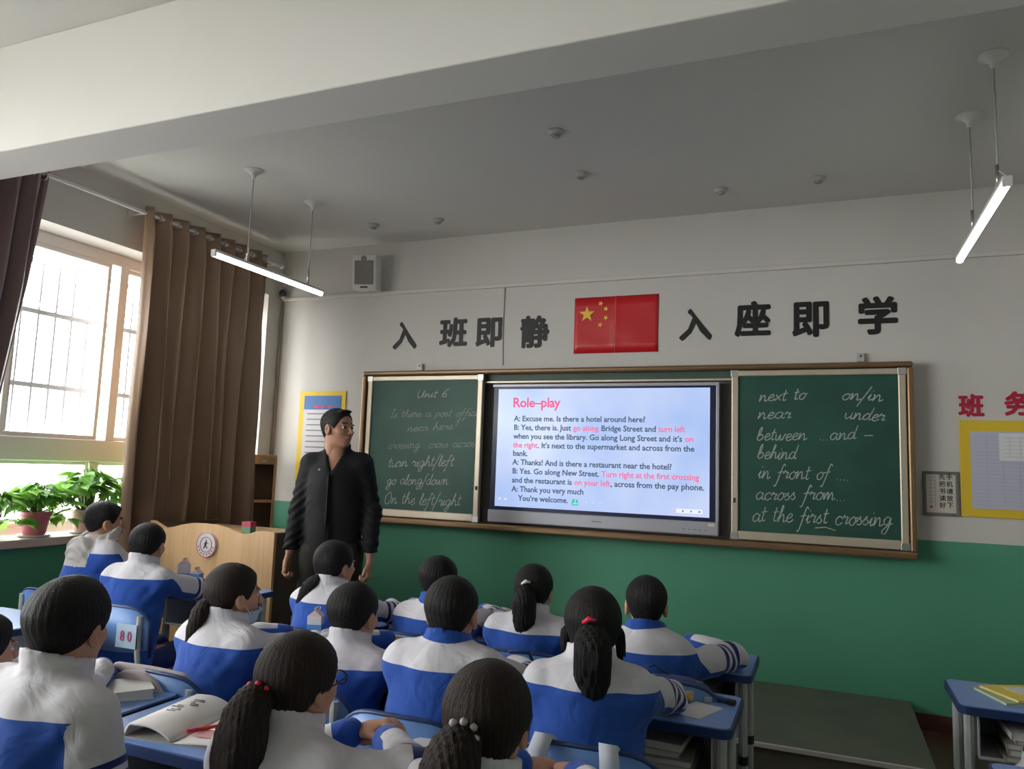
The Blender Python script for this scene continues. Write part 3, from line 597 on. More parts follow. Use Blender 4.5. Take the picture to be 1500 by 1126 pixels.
def write(s, x, z, xe, h, m, parent, w=.0055, slant=.22):
    """chalk line: from x to xe, baseline z, x-height h"""
    tot = sum(G[c][0] for c in s); k = (xe-x)/(tot); mb = MB(); px = 0; root = bpy.data.objects.new('chalk_line', None); COL.objects.link(root); obs = []
    for c in s+' ':
        wd_, st = G[c]; jz = random.uniform(-.08, .08)
        if c == ' ' and mb.v: obs.append(mb.build('chalk_writing', m, parent)); mb = MB()
        for str_ in st.split('|') if st else []:
            P = [tuple(float(q) for q in t.split(',')) for t in str_.split()]; out = []
            for i in range(len(P)-1):
                p0 = P[max(i-1, 0)]; p1 = P[i]; p2 = P[i+1]; p3 = P[min(i+2, len(P)-1)]
                for u in (0, .25, .5, .75): out.append(tuple(.5*((2*p1[j])+(-p0[j]+p2[j])*u+(2*p0[j]-5*p1[j]+4*p2[j]-p3[j])*u*u+(-p0[j]+3*p1[j]-3*p2[j]+p3[j])*u**3) for j in (0, 1)))
            out.append(P[-1])
            ribbon(mb, [((px+a+slant*b)*k, (b+jz)*h) for a, b in out], w)
        px += wd_
    bpy.data.objects.remove(root); return obs
def wr(s, px0, px1, py0, py1, h, m, parent, **k):
    a = atY(px0, py0, YF-.105); b = atY(px1, py1, YF-.105); obs = write(s, 0, 0, (b-a).length, h, m, parent, **k)
    for o in obs: o.location = (a.x-cx, -.1055, a.z-bz0); o.rotation_euler = (0, -math.atan2(b.z-a.z, b.x-a.x), 0)
for a in (('Unit 6', 610, 655, 582, 581, .030, M_chalk), ('Is there a post office', 572, 702, 611, 609, .030, M_chalkd), ('near here?', 596, 670, 632, 628, .030, M_chalkd), ('crossing  cross across', 568, 701, 657, 654, .032, M_chalkd),
          ('turn right/left', 568, 664, 684, 682, .040, M_chalk), ('go along/down', 566, 656, 709, 710, .040, M_chalk), ('On the left/right', 562, 674, 737, 741, .045, M_chalk)): wr(*a[:6], a[6], PL)
for a in (('next to', 1111, 1180, 588, 585, .040, M_chalk), ('on/in', 1232, 1292, 585, 587, .040, M_chalk), ('near', 1109, 1158, 613, 612, .040, M_chalk), ('under', 1236, 1295, 612, 617, .040, M_chalk),
          ('between', 1108, 1181, 644, 645, .042, M_chalk), ('...and -', 1200, 1280, 644, 643, .042, M_chalk), ('behind', 1109, 1166, 671, 673, .045, M_chalk), ('in front of ....', 1110, 1245, 700, 704, .048, M_chalk),
          ('across from...', 1106, 1240, 731, 733, .046, M_chalk), ('at the first crossing', 1101, 1306, 763, 771, .052, M_chalk)): wr(*a[:6], a[6], PR)
a, b = atY(1194, 773, YF-.105), atY(1224, 778, YF-.105); mb = MB(); ribbon(mb, [(0, 0), ((b.x-a.x)*.5, .008), (b.x-a.x, b.z-a.z+.005)], .006); mb.build('chalk_underline', M_chalky, PR, loc=(a.x-cx, -.1055, a.z-bz0))
for k, (x0, x1) in enumerate(((-3.3, -2.36), (-.53, .43))): pass
# screen in the middle
tv = thing('interactive_display', 'large classroom display between the chalkboard panels showing a role-play dialogue', 'screen', (-1.445, YF-.02, 1.035)); TX = -1.445; TZ = 1.035
def tb(name, a, b, m, bev=.004, parent=tv): return MB().box((a[0]-TX, a[1]-YF+.02, a[2]-TZ), (b[0]-TX, b[1]-YF+.02, b[2]-TZ), bev=bev).build(name, m, parent)
sx0, sx1, sz0, sz1 = -2.215, -.695, 1.148, 1.998
tb('casing', (-2.26, YF-.09, 1.035), (-.64, YF-.02, 2.03), M_navy, .008)
tb('lower_bezel', (-2.262, YF-.112, 1.035), (-.635, YF-.03, 1.122), M_silver, .006); tb('top_bezel', (-2.262, YF-.10, 2.012), (-.635, YF-.03, 2.034), M_silver, .004); tb('side_bezel', (-.655, YF-.10, 1.12), (-.635, YF-.03, 2.013), M_silver, .003)
def screen_mat():
    m = bpy.data.materials.new('lit_screen'); m.use_nodes = True; nt = m.node_tree; b = nt.nodes['Principled BSDF']; b.inputs['Base Color'].default_value = (.01, .01, .01, 1); b.inputs['Roughness'].default_value = .25
    tc = nt.nodes.new('ShaderNodeTexCoord'); n = nt.nodes.new('ShaderNodeTexNoise'); n.inputs['Scale'].default_value = 2.2; n.inputs['Detail'].default_value = 2; nt.links.new(tc.outputs['Object'], n.inputs['Vector'])
    rp = nt.nodes.new('ShaderNodeValToRGB'); rp.color_ramp.elements[0].position = .35; rp.color_ramp.elements[1].position = .65; rp.color_ramp.elements[0].color = (.42, .57, .95, 1); rp.color_ramp.elements[1].color = (.60, .70, .98, 1)
    nt.links.new(n.outputs['Fac'], rp.inputs[0]); nt.links.new(rp.outputs[0], b.inputs['Emission Color']); b.inputs['Emission Strength'].default_value = .95; return m
scr = tb('screen_glass', (sx0, YF-.094, sz0), (sx1, YF-.088, sz1), screen_mat(), 0)
M_tdark = mat('screen_dark_text', (.02, .02, .03), .5, emit=(.05, .09, .16), estr=1); M_tred = mat('screen_pink_text', (.02, .02, .02), .5, emit=(.85, .18, .38), estr=1); M_thot = mat('screen_title', (.02, .02, .02), .5, emit=(.88, .10, .28), estr=1)
M_tgr = mat('screen_icon', (.02, .02, .02), .5, emit=(.05, .55, .42), estr=1); M_twh = mat('screen_white', (.02, .02, .02), .5, emit=(.85, .88, 1), estr=1)
SW = sx1-sx0; SH_ = sz1-sz0
def sline(u, v, segs, size, sp=1, bold=.012):
    """u, v fractions from the top left of the picture"""
    x = sx0+u*SW-TX; z = sz1-v*SH_-TZ
    for body, m in segs:
        me = text_mesh(body.strip(), size, bold=bold*size, ext=.0004, space=sp); me.transform(Matrix.Rotation(PI/2, 4, 'X')); me.materials.clear(); me.materials.append(m)
        if body.startswith(' '): x += size*.28
        o = bpy.data.objects.new('screen_text', me); COL.objects.link(o); o.parent = scr; o.location = (x, -.0745, z); x += max(v.co.x for v in me.vertices)+size*.02
        if body.endswith(' '): x += size*.28
D_, P_ = M_tdark, M_tred
sline(.075, .155, [('Role–play', M_thot)], .098, .95, .02)
ZL = [.275, .350, .425, .50, .57, .645, .72, .795, .87, .945]
TL = [(.085, [('A: Excuse me. Is there a hotel around here?', D_)]), (.085, [('B: Yes, there is. Just ', D_), ('go along', P_), (' Bridge Street and ', D_), ('turn left', P_)]),
      (.085, [('when you see the library. Go along Long Street and it’s ', D_), ('on', P_)]), (.085, [('the right', P_), ('. It’s next to the supermarket and across from the', D_)]), (.085, [('bank.', D_)]),
      (.085, [('A: Thanks! And is there a restaurant near the hotel?', D_)]), (.085, [('B: Yes. Go along New Street. ', D_), ('Turn right at the first crossing', P_)]), (.085, [('and the restaurant is ', D_), ('on your left', P_), (', across from the pay phone.', D_)]),
      (.085, [('A: Thank you very much', D_)]), (.12, [('You’re welcome.', D_)])]
for v, (u, s) in zip(ZL, TL): sline(u, v, s, .0555, .98, .022)
def sbox(u, v, w, h, m, n='screen_icon'): x = sx0+u*SW-TX; z = sz1-v*SH_-TZ; MB().box((x, -.0752, z), (x+w, -.0742, z+h)).build(n, m, scr)
sbox(.385, .962, .045, .042, M_tgr); sbox(.392, .95, .03, .006, M_twh); sbox(.40, .938, .006, .018, M_twh)
for u in (.45, .485, .515): sbox(u, .935, .008, .008, M_twh)
sbox(.86, .975, .17, .028, M_twh); [sbox(u, .966, .012, .012, M_tdark) for u in (.885, .92, .955)]; [sbox(u, .945, .014, .014, M_twh) for u in (.02, .05)]
for i in range(5): tb('button', (-.86+i*.035, YF-.114, 1.066), (-.85+i*.035, YF-.111, 1.070), M_blk, 0)
tb('maker_plate', (-1.48, YF-.1135, 1.078), (-1.41, YF-.111, 1.084), M_grey, 0); tb('corner_label', (-.70, YF-.1135, 1.095), (-.66, YF-.111, 1.112), M_white, 0)

# ------------------------------------------------------------------ black characters, flag, notices
def stroke_box(px0, py0, px1, py1): a = atY(px0, py0, YF); b = atY(px1, py1, YF); return a.x, b.x, b.z, a.z
for ch, q, lab in (('入', (577, 472, 610, 511), 'first black paper character from the left, above the left chalkboard panel'), ('班', (645, 466, 684, 508), 'second black paper character from the left, above the left chalkboard panel'),
                   ('即', (698, 466, 735, 508), 'third black paper character, two places left of the red flag'), ('静', (763, 463, 804, 509), 'black paper character nearest the left side of the red flag'),
                   ('入', (995, 453, 1043, 498), 'black paper character nearest the right side of the red flag'), ('座', (1076, 442, 1129, 492), 'black paper character, second to the right of the red flag'),
                   ('即', (1160, 443, 1215, 493), 'black paper character, third to the right of the red flag'), ('学', (1256, 435, 1316, 489), 'rightmost large black paper character above the chalkboard')):
    x0, x1, z0, z1 = stroke_box(*q); tag(fit_text(ch, 'paper_character', M_black, x0, x1, z0, z1, YF-.0005, bold=.036, ext=.003), lab, 'character', 'black paper characters above the chalkboard')
for ch, q, lab in (('班', (1403, 577, 1442, 611), 'red paper character at the corner of the yellow notice board'), ('务', (1470, 573, 1512, 609), 'red paper character cut by the right edge of the photo')):
    x0, x1, z0, z1 = stroke_box(*q); tag(fit_text(ch, 'paper_character', M_red, x0, x1, z0, z1, YF-.0005, bold=.038, ext=.003), lab, 'character', 'red paper characters over the notice board')
fx0, fx1, fz0, fz1 = -1.675, -1.062, 2.262, 2.672
fl = thing('paper_flag', 'red five-star flag sheet pasted between the black characters', 'flag', ((fx0+fx1)/2, YF, fz0))
fw, fh = fx1-fx0, fz1-fz0; mb = MB()
N = 24; vs = []
for j in range(7):
    for i in range(N+1):
        u = i/N; y = -.004-.004*math.exp(-((u-.5)/.03)**2)-.0015*math.sin(u*9+j); vs.append((-fw/2+u*fw, y, fh*j/6-.012*u*0))
mb.add(vs, [(j*(N+1)+i, j*(N+1)+i+1, (j+1)*(N+1)+i+1, (j+1)*(N+1)+i) for j in range(6) for i in range(N)]); o = mb.build('sheet', M_flag, fl, smooth=True); sm = o.modifiers.new('thickness', 'SOLIDIFY'); sm.thickness = .0015
def star(x, z, r, rot=0):
    p = [(r*(1 if k % 2 == 0 else .39)*math.sin(rot+PI*k/5), r*(1 if k % 2 == 0 else .39)*math.cos(rot+PI*k/5)) for k in range(10)]
    MB().prism(p, .002).build('star', M_star, fl, loc=(-fw/2+x*fw, -.0085, z*fh))
star(.155, .70, .062); [star(x, z, .022, r_) for x, z, r_ in ((.32, .88, .3), (.385, .78, .1), (.385, .62, .6), (.32, .50, .4))]
MB().box((-.001, -.0095, 0), (.001, -.0078, fh)).build('fold_line', mat('fold_glint', (.75, .3, .3), .3), fl)
# left poster
p = thing('wall_poster', 'yellow bordered notice with a blue heading behind the standing man', 'poster', (-3.84, YF, 1.25))
MB().box((-.235, -.006, 0), (.225, 0, .755), bev=.002).build('border', M_yel, p); MB().box((-.185, -.008, .04), (.18, -.006, .60)).build('sheet', M_paper, p); MB().box((-.185, -.0085, .60), (.18, -.006, .715)).build('heading', M_postb, p)
MB().box((-.09, -.0095, .612), (-.03, -.0085, .63)).box((-.02, -.0095, .615), (.03, -.0085, .632)).box((.05, -.0095, .617), (.10, -.0085, .634)).build('heading_print', mat('pink_print', (.7, .05, .12), .5), p)
mb = MB(); [mb.box((-.15, -.009, .56-i*.046), (.12 if i % 3 else .05, -.008, .57-i*.046)) for i in range(11)]; tag(mb.build('print', M_lines, p), kind='stuff')
# right notice board
p = thing('notice_board', 'yellow bordered notice board with pinned white sheets at the right', 'notice board', (1.3, YF-.001, 1.235))
MB().box((-.56, -.012, 0), (.56, 0, .565), bev=.003).build('border', M_yel, p)
for x0, x1, z0, z1, m in ((-.505, -.02, .05, .50, M_paperb), (0, .5, .05, .50, M_paperb), (-.36, -.05, .33, .49, M_paper), (.02, .4, .30, .49, M_paper)): 
    d_ = .014 if m is M_paperb else .017; s = MB().box((x0, -d_-.002, z0), (x1, -d_+.003, z1)).build('pinned_sheet', m, p)
    mb = MB(); k = int((z1-z0)/.022)
    for i in range(1, k): mb.box((x0+.02, -d_-.0026, z0+i*.022), (x1-.02, -d_-.002, z0+i*.022+.0015))
    for i in range(1, 6): xx = x0+(x1-x0)*i/6; mb.box((xx, -d_-.0026, z0+.02), (xx+.0015, -d_-.002, z1-.02))
    tag(mb.build('print', mat('faint_print', (.36, .36, .45), .6), p), kind='stuff')
# small framed calligraphy
p = thing('framed_calligraphy', 'small grey framed sheet of brush characters between chalkboard and notice board', 'sign', (.637, YF, 1.232)); w, h = .19, .262
MB().box((-w/2, -.016, 0), (-w/2+.018, 0, h), bev=.003).box((w/2-.018, -.016, 0), (w/2, 0, h), bev=.003).box((-w/2+.018, -.016, 0), (w/2-.018, 0, .018), bev=.003).box((-w/2+.018, -.016, h-.018), (w/2-.018, 0, h), bev=.003).build('frame', mat('grey_frame', (.16, .15, .14), .4), p)
MB().box((-w/2+.016, -.008, .016), (w/2-.016, 0, h-.016)).build('sheet', mat('cream_paper', (.58, .54, .47), .7), p)
for x, s, sz in ((.046, '手机请放下', .034), (.008, '先把书读好', .034)):
    for i, c in enumerate(s): z = h-.033-.0415*i; fit_text(c, 'brush_character', M_ink, x-sz/2, x+sz/2, z-sz/2, z+sz/2, -.0083, bold=.018, parent=p, ext=.0006)
mb = MB()
for x, n in ((-.030, 9), (-.052, 8)):
    for i in range(n): z = h-.035-.021*i; mb.box((x-.005, -.0088, z), (x+.004, -.008, z+.002)).box((x-.001, -.0088, z-.006), (x+.001, -.008, z+.006)).box((x-.004, -.0088, z-.006), (x+.005, -.008, z-.004))
tag(mb.build('small_print', M_lines, p), kind='stuff'); MB().box((-.058, -.0089, .045), (-.046, -.008, .057)).build('red_seal', M_red, p)
# junction boxes
for x, lab in ((-2.93, 'small white socket box above the left chalkboard panel'), (.215, 'small grey socket box above the right chalkboard panel')):
    s = thing('socket_box', lab, 'socket', (x, YF, 2.16)); MB().box((-.022, -.03, 0), (.022, 0, .055), bev=.004).build('box', M_white if x < 0 else M_leg, s); MB().lathe([(.006, 0), (.006, .004)], 10, (0, -.03, .035), M=Matrix.Rotation(PI/2, 3, 'X')).build('button', M_blk, s)
# loudspeaker
s = thing('wall_speaker', 'white box loudspeaker with grey grille high on the front wall', 'speaker', (-3.395, YF-.11, 2.80)); s.rotation_euler = (R(8), R(0), R(14))
MB().box((-.10, -.09, 0), (.10, .07, .28), bev=.012).build('cabinet', M_white, s, smooth='edge'); MB().box((-.078, -.098, .045), (.078, -.088, .235), bev=.004).build('grille', M_mesh, s)
MB().lathe([(.022, 0), (.024, .008), (.010, .010)], 14, (-.0, -.088, .250), M=Matrix.Rotation(PI/2, 3, 'X')).build('tweeter', M_mesh, s); MB().box((-.03, -.095, .018), (.03, -.088, .03)).build('badge', M_blk, s); MB().tube([(0, .06, .14), (0, .12, .14)], .015).build('bracket', M_white, s)
s = thing('dome_camera', 'small black ball camera on the trunking beside the curtain', 'camera', (-4.285, YF-.06, 2.845))
MB().lathe([(.004, -.03), (.02, -.024), (.03, -.008), (.031, .008), (.022, .024), (.006, .032)], 16).build('ball', M_blk, s, smooth=True); MB().box((-.02, 0, -.045), (.02, .06, -.028), bev=.003).build('mount', M_white, s); MB().lathe([(.012, 0), (.012, .012)], 12, (.005, -.024, 0), M=Matrix.Rotation(PI/2, 3, 'X')).build('lens', M_navy, s)

# ------------------------------------------------------------------ ceiling fittings
def detector(x, y, lab):
    d = thing('ceiling_anchor', lab, 'ceiling fitting', (x, y, ZC), group='round fittings on the ceiling'); MB().lathe([(.045, 0), (.045, -.008), (.034, -.016), (.030, -.024)], 20).build('base', mat('fitting_grey', (.45, .44, .41), .5), d, smooth='edge')
    MB().lathe([(.020, -.024), (.018, -.034), (.006, -.037)], 16).build('cap', mat('fitting_dark', (.30, .29, .27), .5), d, smooth='edge')
for x, y, lab in ((-1.312, 3.637, 'round ceiling fitting nearest the beam'), (-1.355, 4.232, 'round ceiling fitting behind the one nearest the beam'), (-.589, 4.738, 'left one of the two ceiling fittings above the right chalkboard panel'), (-.018, 4.716, 'right one of the two ceiling fittings above the right chalkboard panel'), (-3.146, 4.715, 'ceiling fitting directly above the loudspeaker'), (-2.606, 4.744, 'ceiling fitting just right of the one above the loudspeaker')): detector(x, y, lab)
M_tube = mat('lit_tube', (.9, .9, .9), .3, emit=(1, .98, .95), estr=LAMP)
def lamp(x, y0, y1, z, ym, lab):
    l = thing('pendant_lamp', lab, 'lamp', (x, (y0+y1)/2, z)); c = (y0+y1)/2
    MB().tube([(0, y0-c, 0), (0, y1-c, 0)], .0165, 12).build('light_tube', M_tube, l, smooth='edge'); MB().box((-.017, y0-c, .010), (.017, y1-c, .028), bev=.003).build('housing', M_white, l)
    for e in (y0-c, y1-c): MB().box((-.018, e-.006, -.015), (.018, e+.006, .028), bev=.003).build('end_cap', M_white, l)
    for y in ym:
        MB().lathe([(.060, 0), (.060, -.006), (.034, -.016), (.016, -.034), (.009, -.06)], 20, (0, y-c, ZC-z)).build('canopy', M_white, l, smooth='edge')
        MB().tube([(0, y-c, ZC-z-.05), (.002, y-c, .10), (0, y-c, .03)], .0045, 8).build('rod', M_leg, l, smooth=True); MB().tube([(0, y-c, .14), (0, y-c, .03)], .008, 8).build('clamp', M_chrome, l, smooth=True)
    MB().tube([(.0, ym[0]-c, .12), (.03, ym[0]-c-.03, .07), (.02, ym[0]-c-.05, .02), (-.01, ym[0]-c-.01, .04), (0, ym[0]-c, .09)], .0025, 6).build('wire_loop', M_white, l, smooth=True)
lamp(-3.29, 3.30, 4.33, 2.605, (3.576, 4.171), 'left lit tube lamp hanging from two rods in front of the curtain')
lamp(.672, 3.36, 4.50, 2.60, (3.528, 4.104), 'right lit tube lamp hanging from two rods')

# ------------------------------------------------------------------ lectern and shelf
lc = thing('lectern', 'pine fronted teaching lectern with a wavy top and round badge', 'lectern', (-3.54, 3.7, 0))
wv = [(-.5, 1.005), (-.47, 1.005), (-.42, .985), (-.36, .962), (-.31, .972), (-.24, .992), (-.15, 1.008), (-.05, 1.012), (.06, 1.008), (.14, .996), (.2, .978), (.26, .966), (.31, .972), (.36, .988), (.42, .994), (.5, .99)]
MB().prism([(-.5, 0), *wv, (.5, 0)], .022, Matrix.Translation((0, 0, 0))).build('front_panel', M_pine, lc)
MB().box((.478, .022, 0), (.5, .58, .985), bev=.002).build('side_panel', M_dwood, lc); MB().box((-.5, .022, 0), (-.478, .58, .985), bev=.002).build('side_panel', M_dwood, lc)
MB().box((-.478, .022, .93), (.478, .58, .955)).build('desk_top', M_pine, lc); MB().box((-.478, .022, .45), (.478, .55, .47)).build('shelf', M_dwood, lc); MB().box((-.478, .022, .05), (.478, .55, .07)).build('shelf', M_dwood, lc)
bd = MB().lathe([(.078, 0), (.080, .006), (.076, .012), (.0, .012)], 40, (-.01, -.0, .885), M=Matrix.Rotation(PI/2, 3, 'X')).build('round_badge', mat('badge_white', (.70, .62, .64), .4), lc, smooth='edge'); M_bred = mat('badge_red', (.40, .05, .10), .5)
Mr = Matrix.Rotation(PI/2, 3, 'X')
def ring(r0, r1, m, n): 
    mb = MB(); k = 40; vs = [Mr @ Vector((r*math.cos(2*PI*i/k), r*math.sin(2*PI*i/k), z))+Vector((-.01, 0, .885)) for z in (.012, .0135) for r in (r0, r1) for i in range(k)]
    fs = []
    for i in range(k):
        j = (i+1) % k; fs += [(2*k+i, 2*k+j, 3*k+j, 3*k+i), (i, j, 2*k+j, 2*k+i), (k+i, 3*k+i, 3*k+j, k+j)]
    mb.add(vs, fs).build(n, m, bd)
ring(.074, .077, M_bred, 'badge_ring'); ring(.044, .047, M_ink, 'badge_ring')
mb = MB()
for k in range(8):
    w = R(195+k*21.5); c = Vector((-.01+.060*math.cos(w), 0, .885+.060*math.sin(w))); mb.box((c.x-.006, -.0140, c.z-.0045), (c.x+.006, -.012, c.z-.0025)).box((c.x-.001, -.0140, c.z-.006), (c.x+.0015, -.012, c.z+.006)).box((c.x-.005, -.0140, c.z+.002), (c.x+.005, -.012, c.z+.004))
mb.build('badge_lettering', M_bred, bd)
mb = MB(); Bc = Vector((-.01, -.013, .885))
for a, b, r_ in (((0, .02), (-.004, -.002), .006), ((-.004, -.002), (.014, -.022), .004), ((-.004, -.002), (-.016, -.022), .004), ((0, .014), (.018, .008), .0035), ((0, .014), (-.018, .002), .0035), ((.002, .026), (.004, .03), .006)): mb.tube([Bc+Vector((a[0], 0, a[1])), Bc+Vector((b[0], 0, b[1]))], r_, 6, sq=(1, .3))
mb.build('badge_figure', M_ink, bd)
cx_ = thing('chalk_box', 'small red and green chalk box standing on the lectern rim', 'box', (-3.27, 3.735, .955)); MB().box((-.032, -.02, 0), (.032, .03, .055)).build('carton', mat('box_green', (.10, .22, .13), .5), cx_); MB().box((-.033, -.021, .055), (.033, .031, .085)).build('lid', mat('box_red', (.45, .05, .10), .5), cx_)
sh = thing('corner_bookcase', 'narrow honey wood bookcase standing in the corner behind the curtain', 'bookcase', (-4.215, 4.94, 0), R(41))
hx, hd = .10, .07; MB().box((hx-.02, -hd, 0), (hx, hd, 1.44), bev=.002).build('side_panel', M_shelf, sh); MB().box((-hx, -hd, 0), (-hx+.02, hd, 1.44), bev=.002).build('side_panel', M_shelf, sh)
MB().box((-hx, -hd, 1.44), (hx, hd, 1.46), bev=.002).build('top', M_shelf, sh); MB().box((-hx+.02, -hd, 1.385), (hx-.02, -hd+.02, 1.44)).build('fascia', M_shelf, sh); MB().box((-hx+.02, hd-.012, 0), (hx-.02, hd, 1.44)).build('back', M_shelfin, sh)
for z in (.06, .42, .76, 1.08): MB().box((-hx+.02, -hd+.005, z), (hx-.02, hd-.012, z+.02)).build('shelf', M_shelf, sh)
MB().box((-.02, -hd-.0015, 1.405), (.02, -hd, 1.415)).build('label_strip', M_white, sh)

# ------------------------------------------------------------------ school desks and chairs
DZ = .72
def make_desk(w=.49, d=.36):
    t = thing('school_desk', '', 'desk'); h = DZ
    def slab(w, d, z0, z1, r, n, m, inset=0):
        P = []
        for cx2, cy2, a0 in ((w/2-r, d/2-r, 0), (-w/2+r, d/2-r, 90), (-w/2+r, -d/2+r, 180), (w/2-r, -d/2+r, 270)):
            for k in range(5): a = R(a0+k*22.5); P.append((cx2+r*math.cos(a), cy2+r*math.sin(a)))
        k = len(P); vs = [(x, y, z0) for x, y in P]+[(x, y, z1) for x, y in P]; MB().add(vs, [tuple(range(k))[::-1], tuple(range(k, 2*k))]+[(i, (i+1) % k, (i+1) % k+k, i+k) for i in range(k)]).build(n, m, t)
    slab(w, d, h-.028, h-.003, .03, 'edge_band', M_rim); slab(w-.014, d-.014, h-.004, h, .025, 'desktop', M_desk)
    for s in (-1, 1):
        x = s*(w/2-.035)
        for y in (-d/2+.06, d/2-.06): 
            l = MB().tube([(x, y, 0), (x, y, h-.028)], .016, 10, sq=(1, 1.25)).build('leg', M_leg, t, smooth='edge'); MB().tube([(x, y, .40), (x, y, .43)], .0185, 10, sq=(1, 1.25)).build('collar', M_blk, l); MB().tube([(x, y, 0), (x, y, .025)], .019, 10, sq=(1, 1.25)).build('foot', M_blk, l)
        MB().tube([(x, -d/2+.02, .03), (x, d/2-.02, .03)], .014, 8).build('foot_rail', M_leg, t, smooth='edge')
    MB().tube([(-w/2+.035, .08, .18), (w/2-.035, .08, .18)], .012, 8).build('foot_bar', M_leg, t, smooth='edge')
    z0, z1 = h-.165, h-.030; q = MB()
    q.box((-w/2+.055, -d/2+.03, z0), (w/2-.055, d/2-.05, z0+.004)).box((-w/2+.055, -d/2+.03, z0), (-w/2+.06, d/2-.05, z1)).box((w/2-.06, -d/2+.03, z0), (w/2-.055, d/2-.05, z1)).box((-w/2+.055, d/2-.054, z0), (w/2-.055, d/2-.05, z1)).tube([(-w/2+.055, -d/2+.03, z0+.004), (w/2-.055, -d/2+.03, z0+.004)], .006, 6)
    q.build('book_tray', M_leg, t)
    return t
def make_chair():
    t = thing('school_chair', '', 'chair')
    MB().box((-.18, -.17, .40), (.18, .18, .418), bev=.008).build('seat', M_chair, t, smooth='edge')
    # curved backrest, rounded top corners
    n = 16; vs = []; w = .185
    prof = []
    for i in range(n+1):
        u = -1+2*i/n; top = .765-.05*abs(u)**5-.006*u*u; bot = .575+.02*abs(u)**4; y = -.235+.03*u*u
        vs += [(u*w, y, bot), (u*w, y-.004, (bot+top)/2), (u*w, y-.012, top)]
    fs = [(3*i+k, 3*i+3+k, 3*i+4+k, 3*i+1+k) for i in range(n) for k in (0, 1)]
    o = MB().add(vs, fs).build('backrest', M_chair, t, smooth=True); sm = o.modifiers.new('thickness', 'SOLIDIFY'); sm.thickness = .012; sm.offset = 0
    pts = [Vector(vs[3*i+2])+Vector((0, 0, .002)) for i in range(n+1)]; pts = [pts[0]+Vector((0, .01, -.15))]+pts+[pts[-1]+Vector((0, .01, -.15))]
    MB().tube(pts, .0075, 6).build('dark_rim', M_rim, t, smooth=True)
    for s in (-1, 1):
        x = s*.145; MB().tube([(x, -.19, 0), (x, -.20, .40), (x, -.235, .58), (x, -.238, .735)], .012, 8, sq=(1.1, .9)).build('back_post', M_leg, t, smooth='edge')
        MB().tube([(x, .15, 0), (x, .14, .40)], .012, 8).build('front_leg', M_leg, t, smooth='edge'); MB().tube([(x, -.19, .14), (x, .15, .14)], .009, 8).build('side_rail', M_leg, t, smooth='edge')
    MB().tube([(-.145, -.195, .39), (-.145, .14, .39), (.145, .14, .39), (.145, -.195, .39)], .010, 8).build('seat_frame', M_leg, t, smooth='edge')
    return t
COLX = [-2.02, -1.51, -1.0, -.49]
desk0 = make_desk(); chair0 = make_chair(); used = [0, 0]
def put_desk(x, y, label):
    if not used[0]: used[0] = 1; d = desk0; d.location = (x, y, 0); d['label'] = label; d['group'] = 'blue school desks'; return d
    return dup(desk0, (x, y, 0), 0, label, 'blue school desks')
def put_chair(x, y, label, rz=0):
    if not used[1]: used[1] = 1; d = chair0; d.location = (x, y, 0); d.rotation_euler.z = rz; d['label'] = label; d['group'] = 'blue school chairs'; return d
    return dup(chair0, (x, y, 0), rz, label, 'blue school chairs')
DY = {1: 3.07, 2: 2.44, 3: 1.62}
DESKS = {}
for r_, cols in ((1, (0, 1, 2, 3)), (2, (0, 1, 2, 3)), (3, (0, 1, 2, 3))):
    for c in cols:
        who = {(1, 0): 'of the ponytailed girl nearest the standing man', (1, 1): 'of the front boy hidden behind another boy', (1, 2): 'of the girl with a white hair clip', (1, 3): 'at the front right, of the boy with dark collar',
               (2, 0): 'of the masked girl in front of the lectern', (2, 1): 'of the boy behind the small milk carton', (2, 2): 'of the boy with a blue collar in the centre', (2, 3): 'with pencil case, of the girl with a red hair clip',
               (3, 0): 'with a thick book beside the large boy at lower left', (3, 1): 'with the open textbook at lower left', (3, 2): 'under the hands of the girl in glasses', (3, 3): 'of the girl with a beaded hair band'}[(r_, c)]
        DESKS[(r_, c)] = put_desk(COLX[c], DY[r_], 'blue topped school desk '+who)
for x, y, lab in ((-2.99, 3.21, 'blue school desk carrying milk cartons, of the boy before the lectern'), (-3.50, 3.21, 'blue school desk of the hooded boy by the window'), (-3.21, 2.19, 'blue school desk behind the boy before the lectern'), (-3.72, 2.19, 'blue school desk with the pink cup by the window wall'), (.635, 3.06, 'blue school desk at right with yellow books on it'), (.62, 2.17, 'blue school desk cut by the lower right corner')): put_desk(x, y, lab)

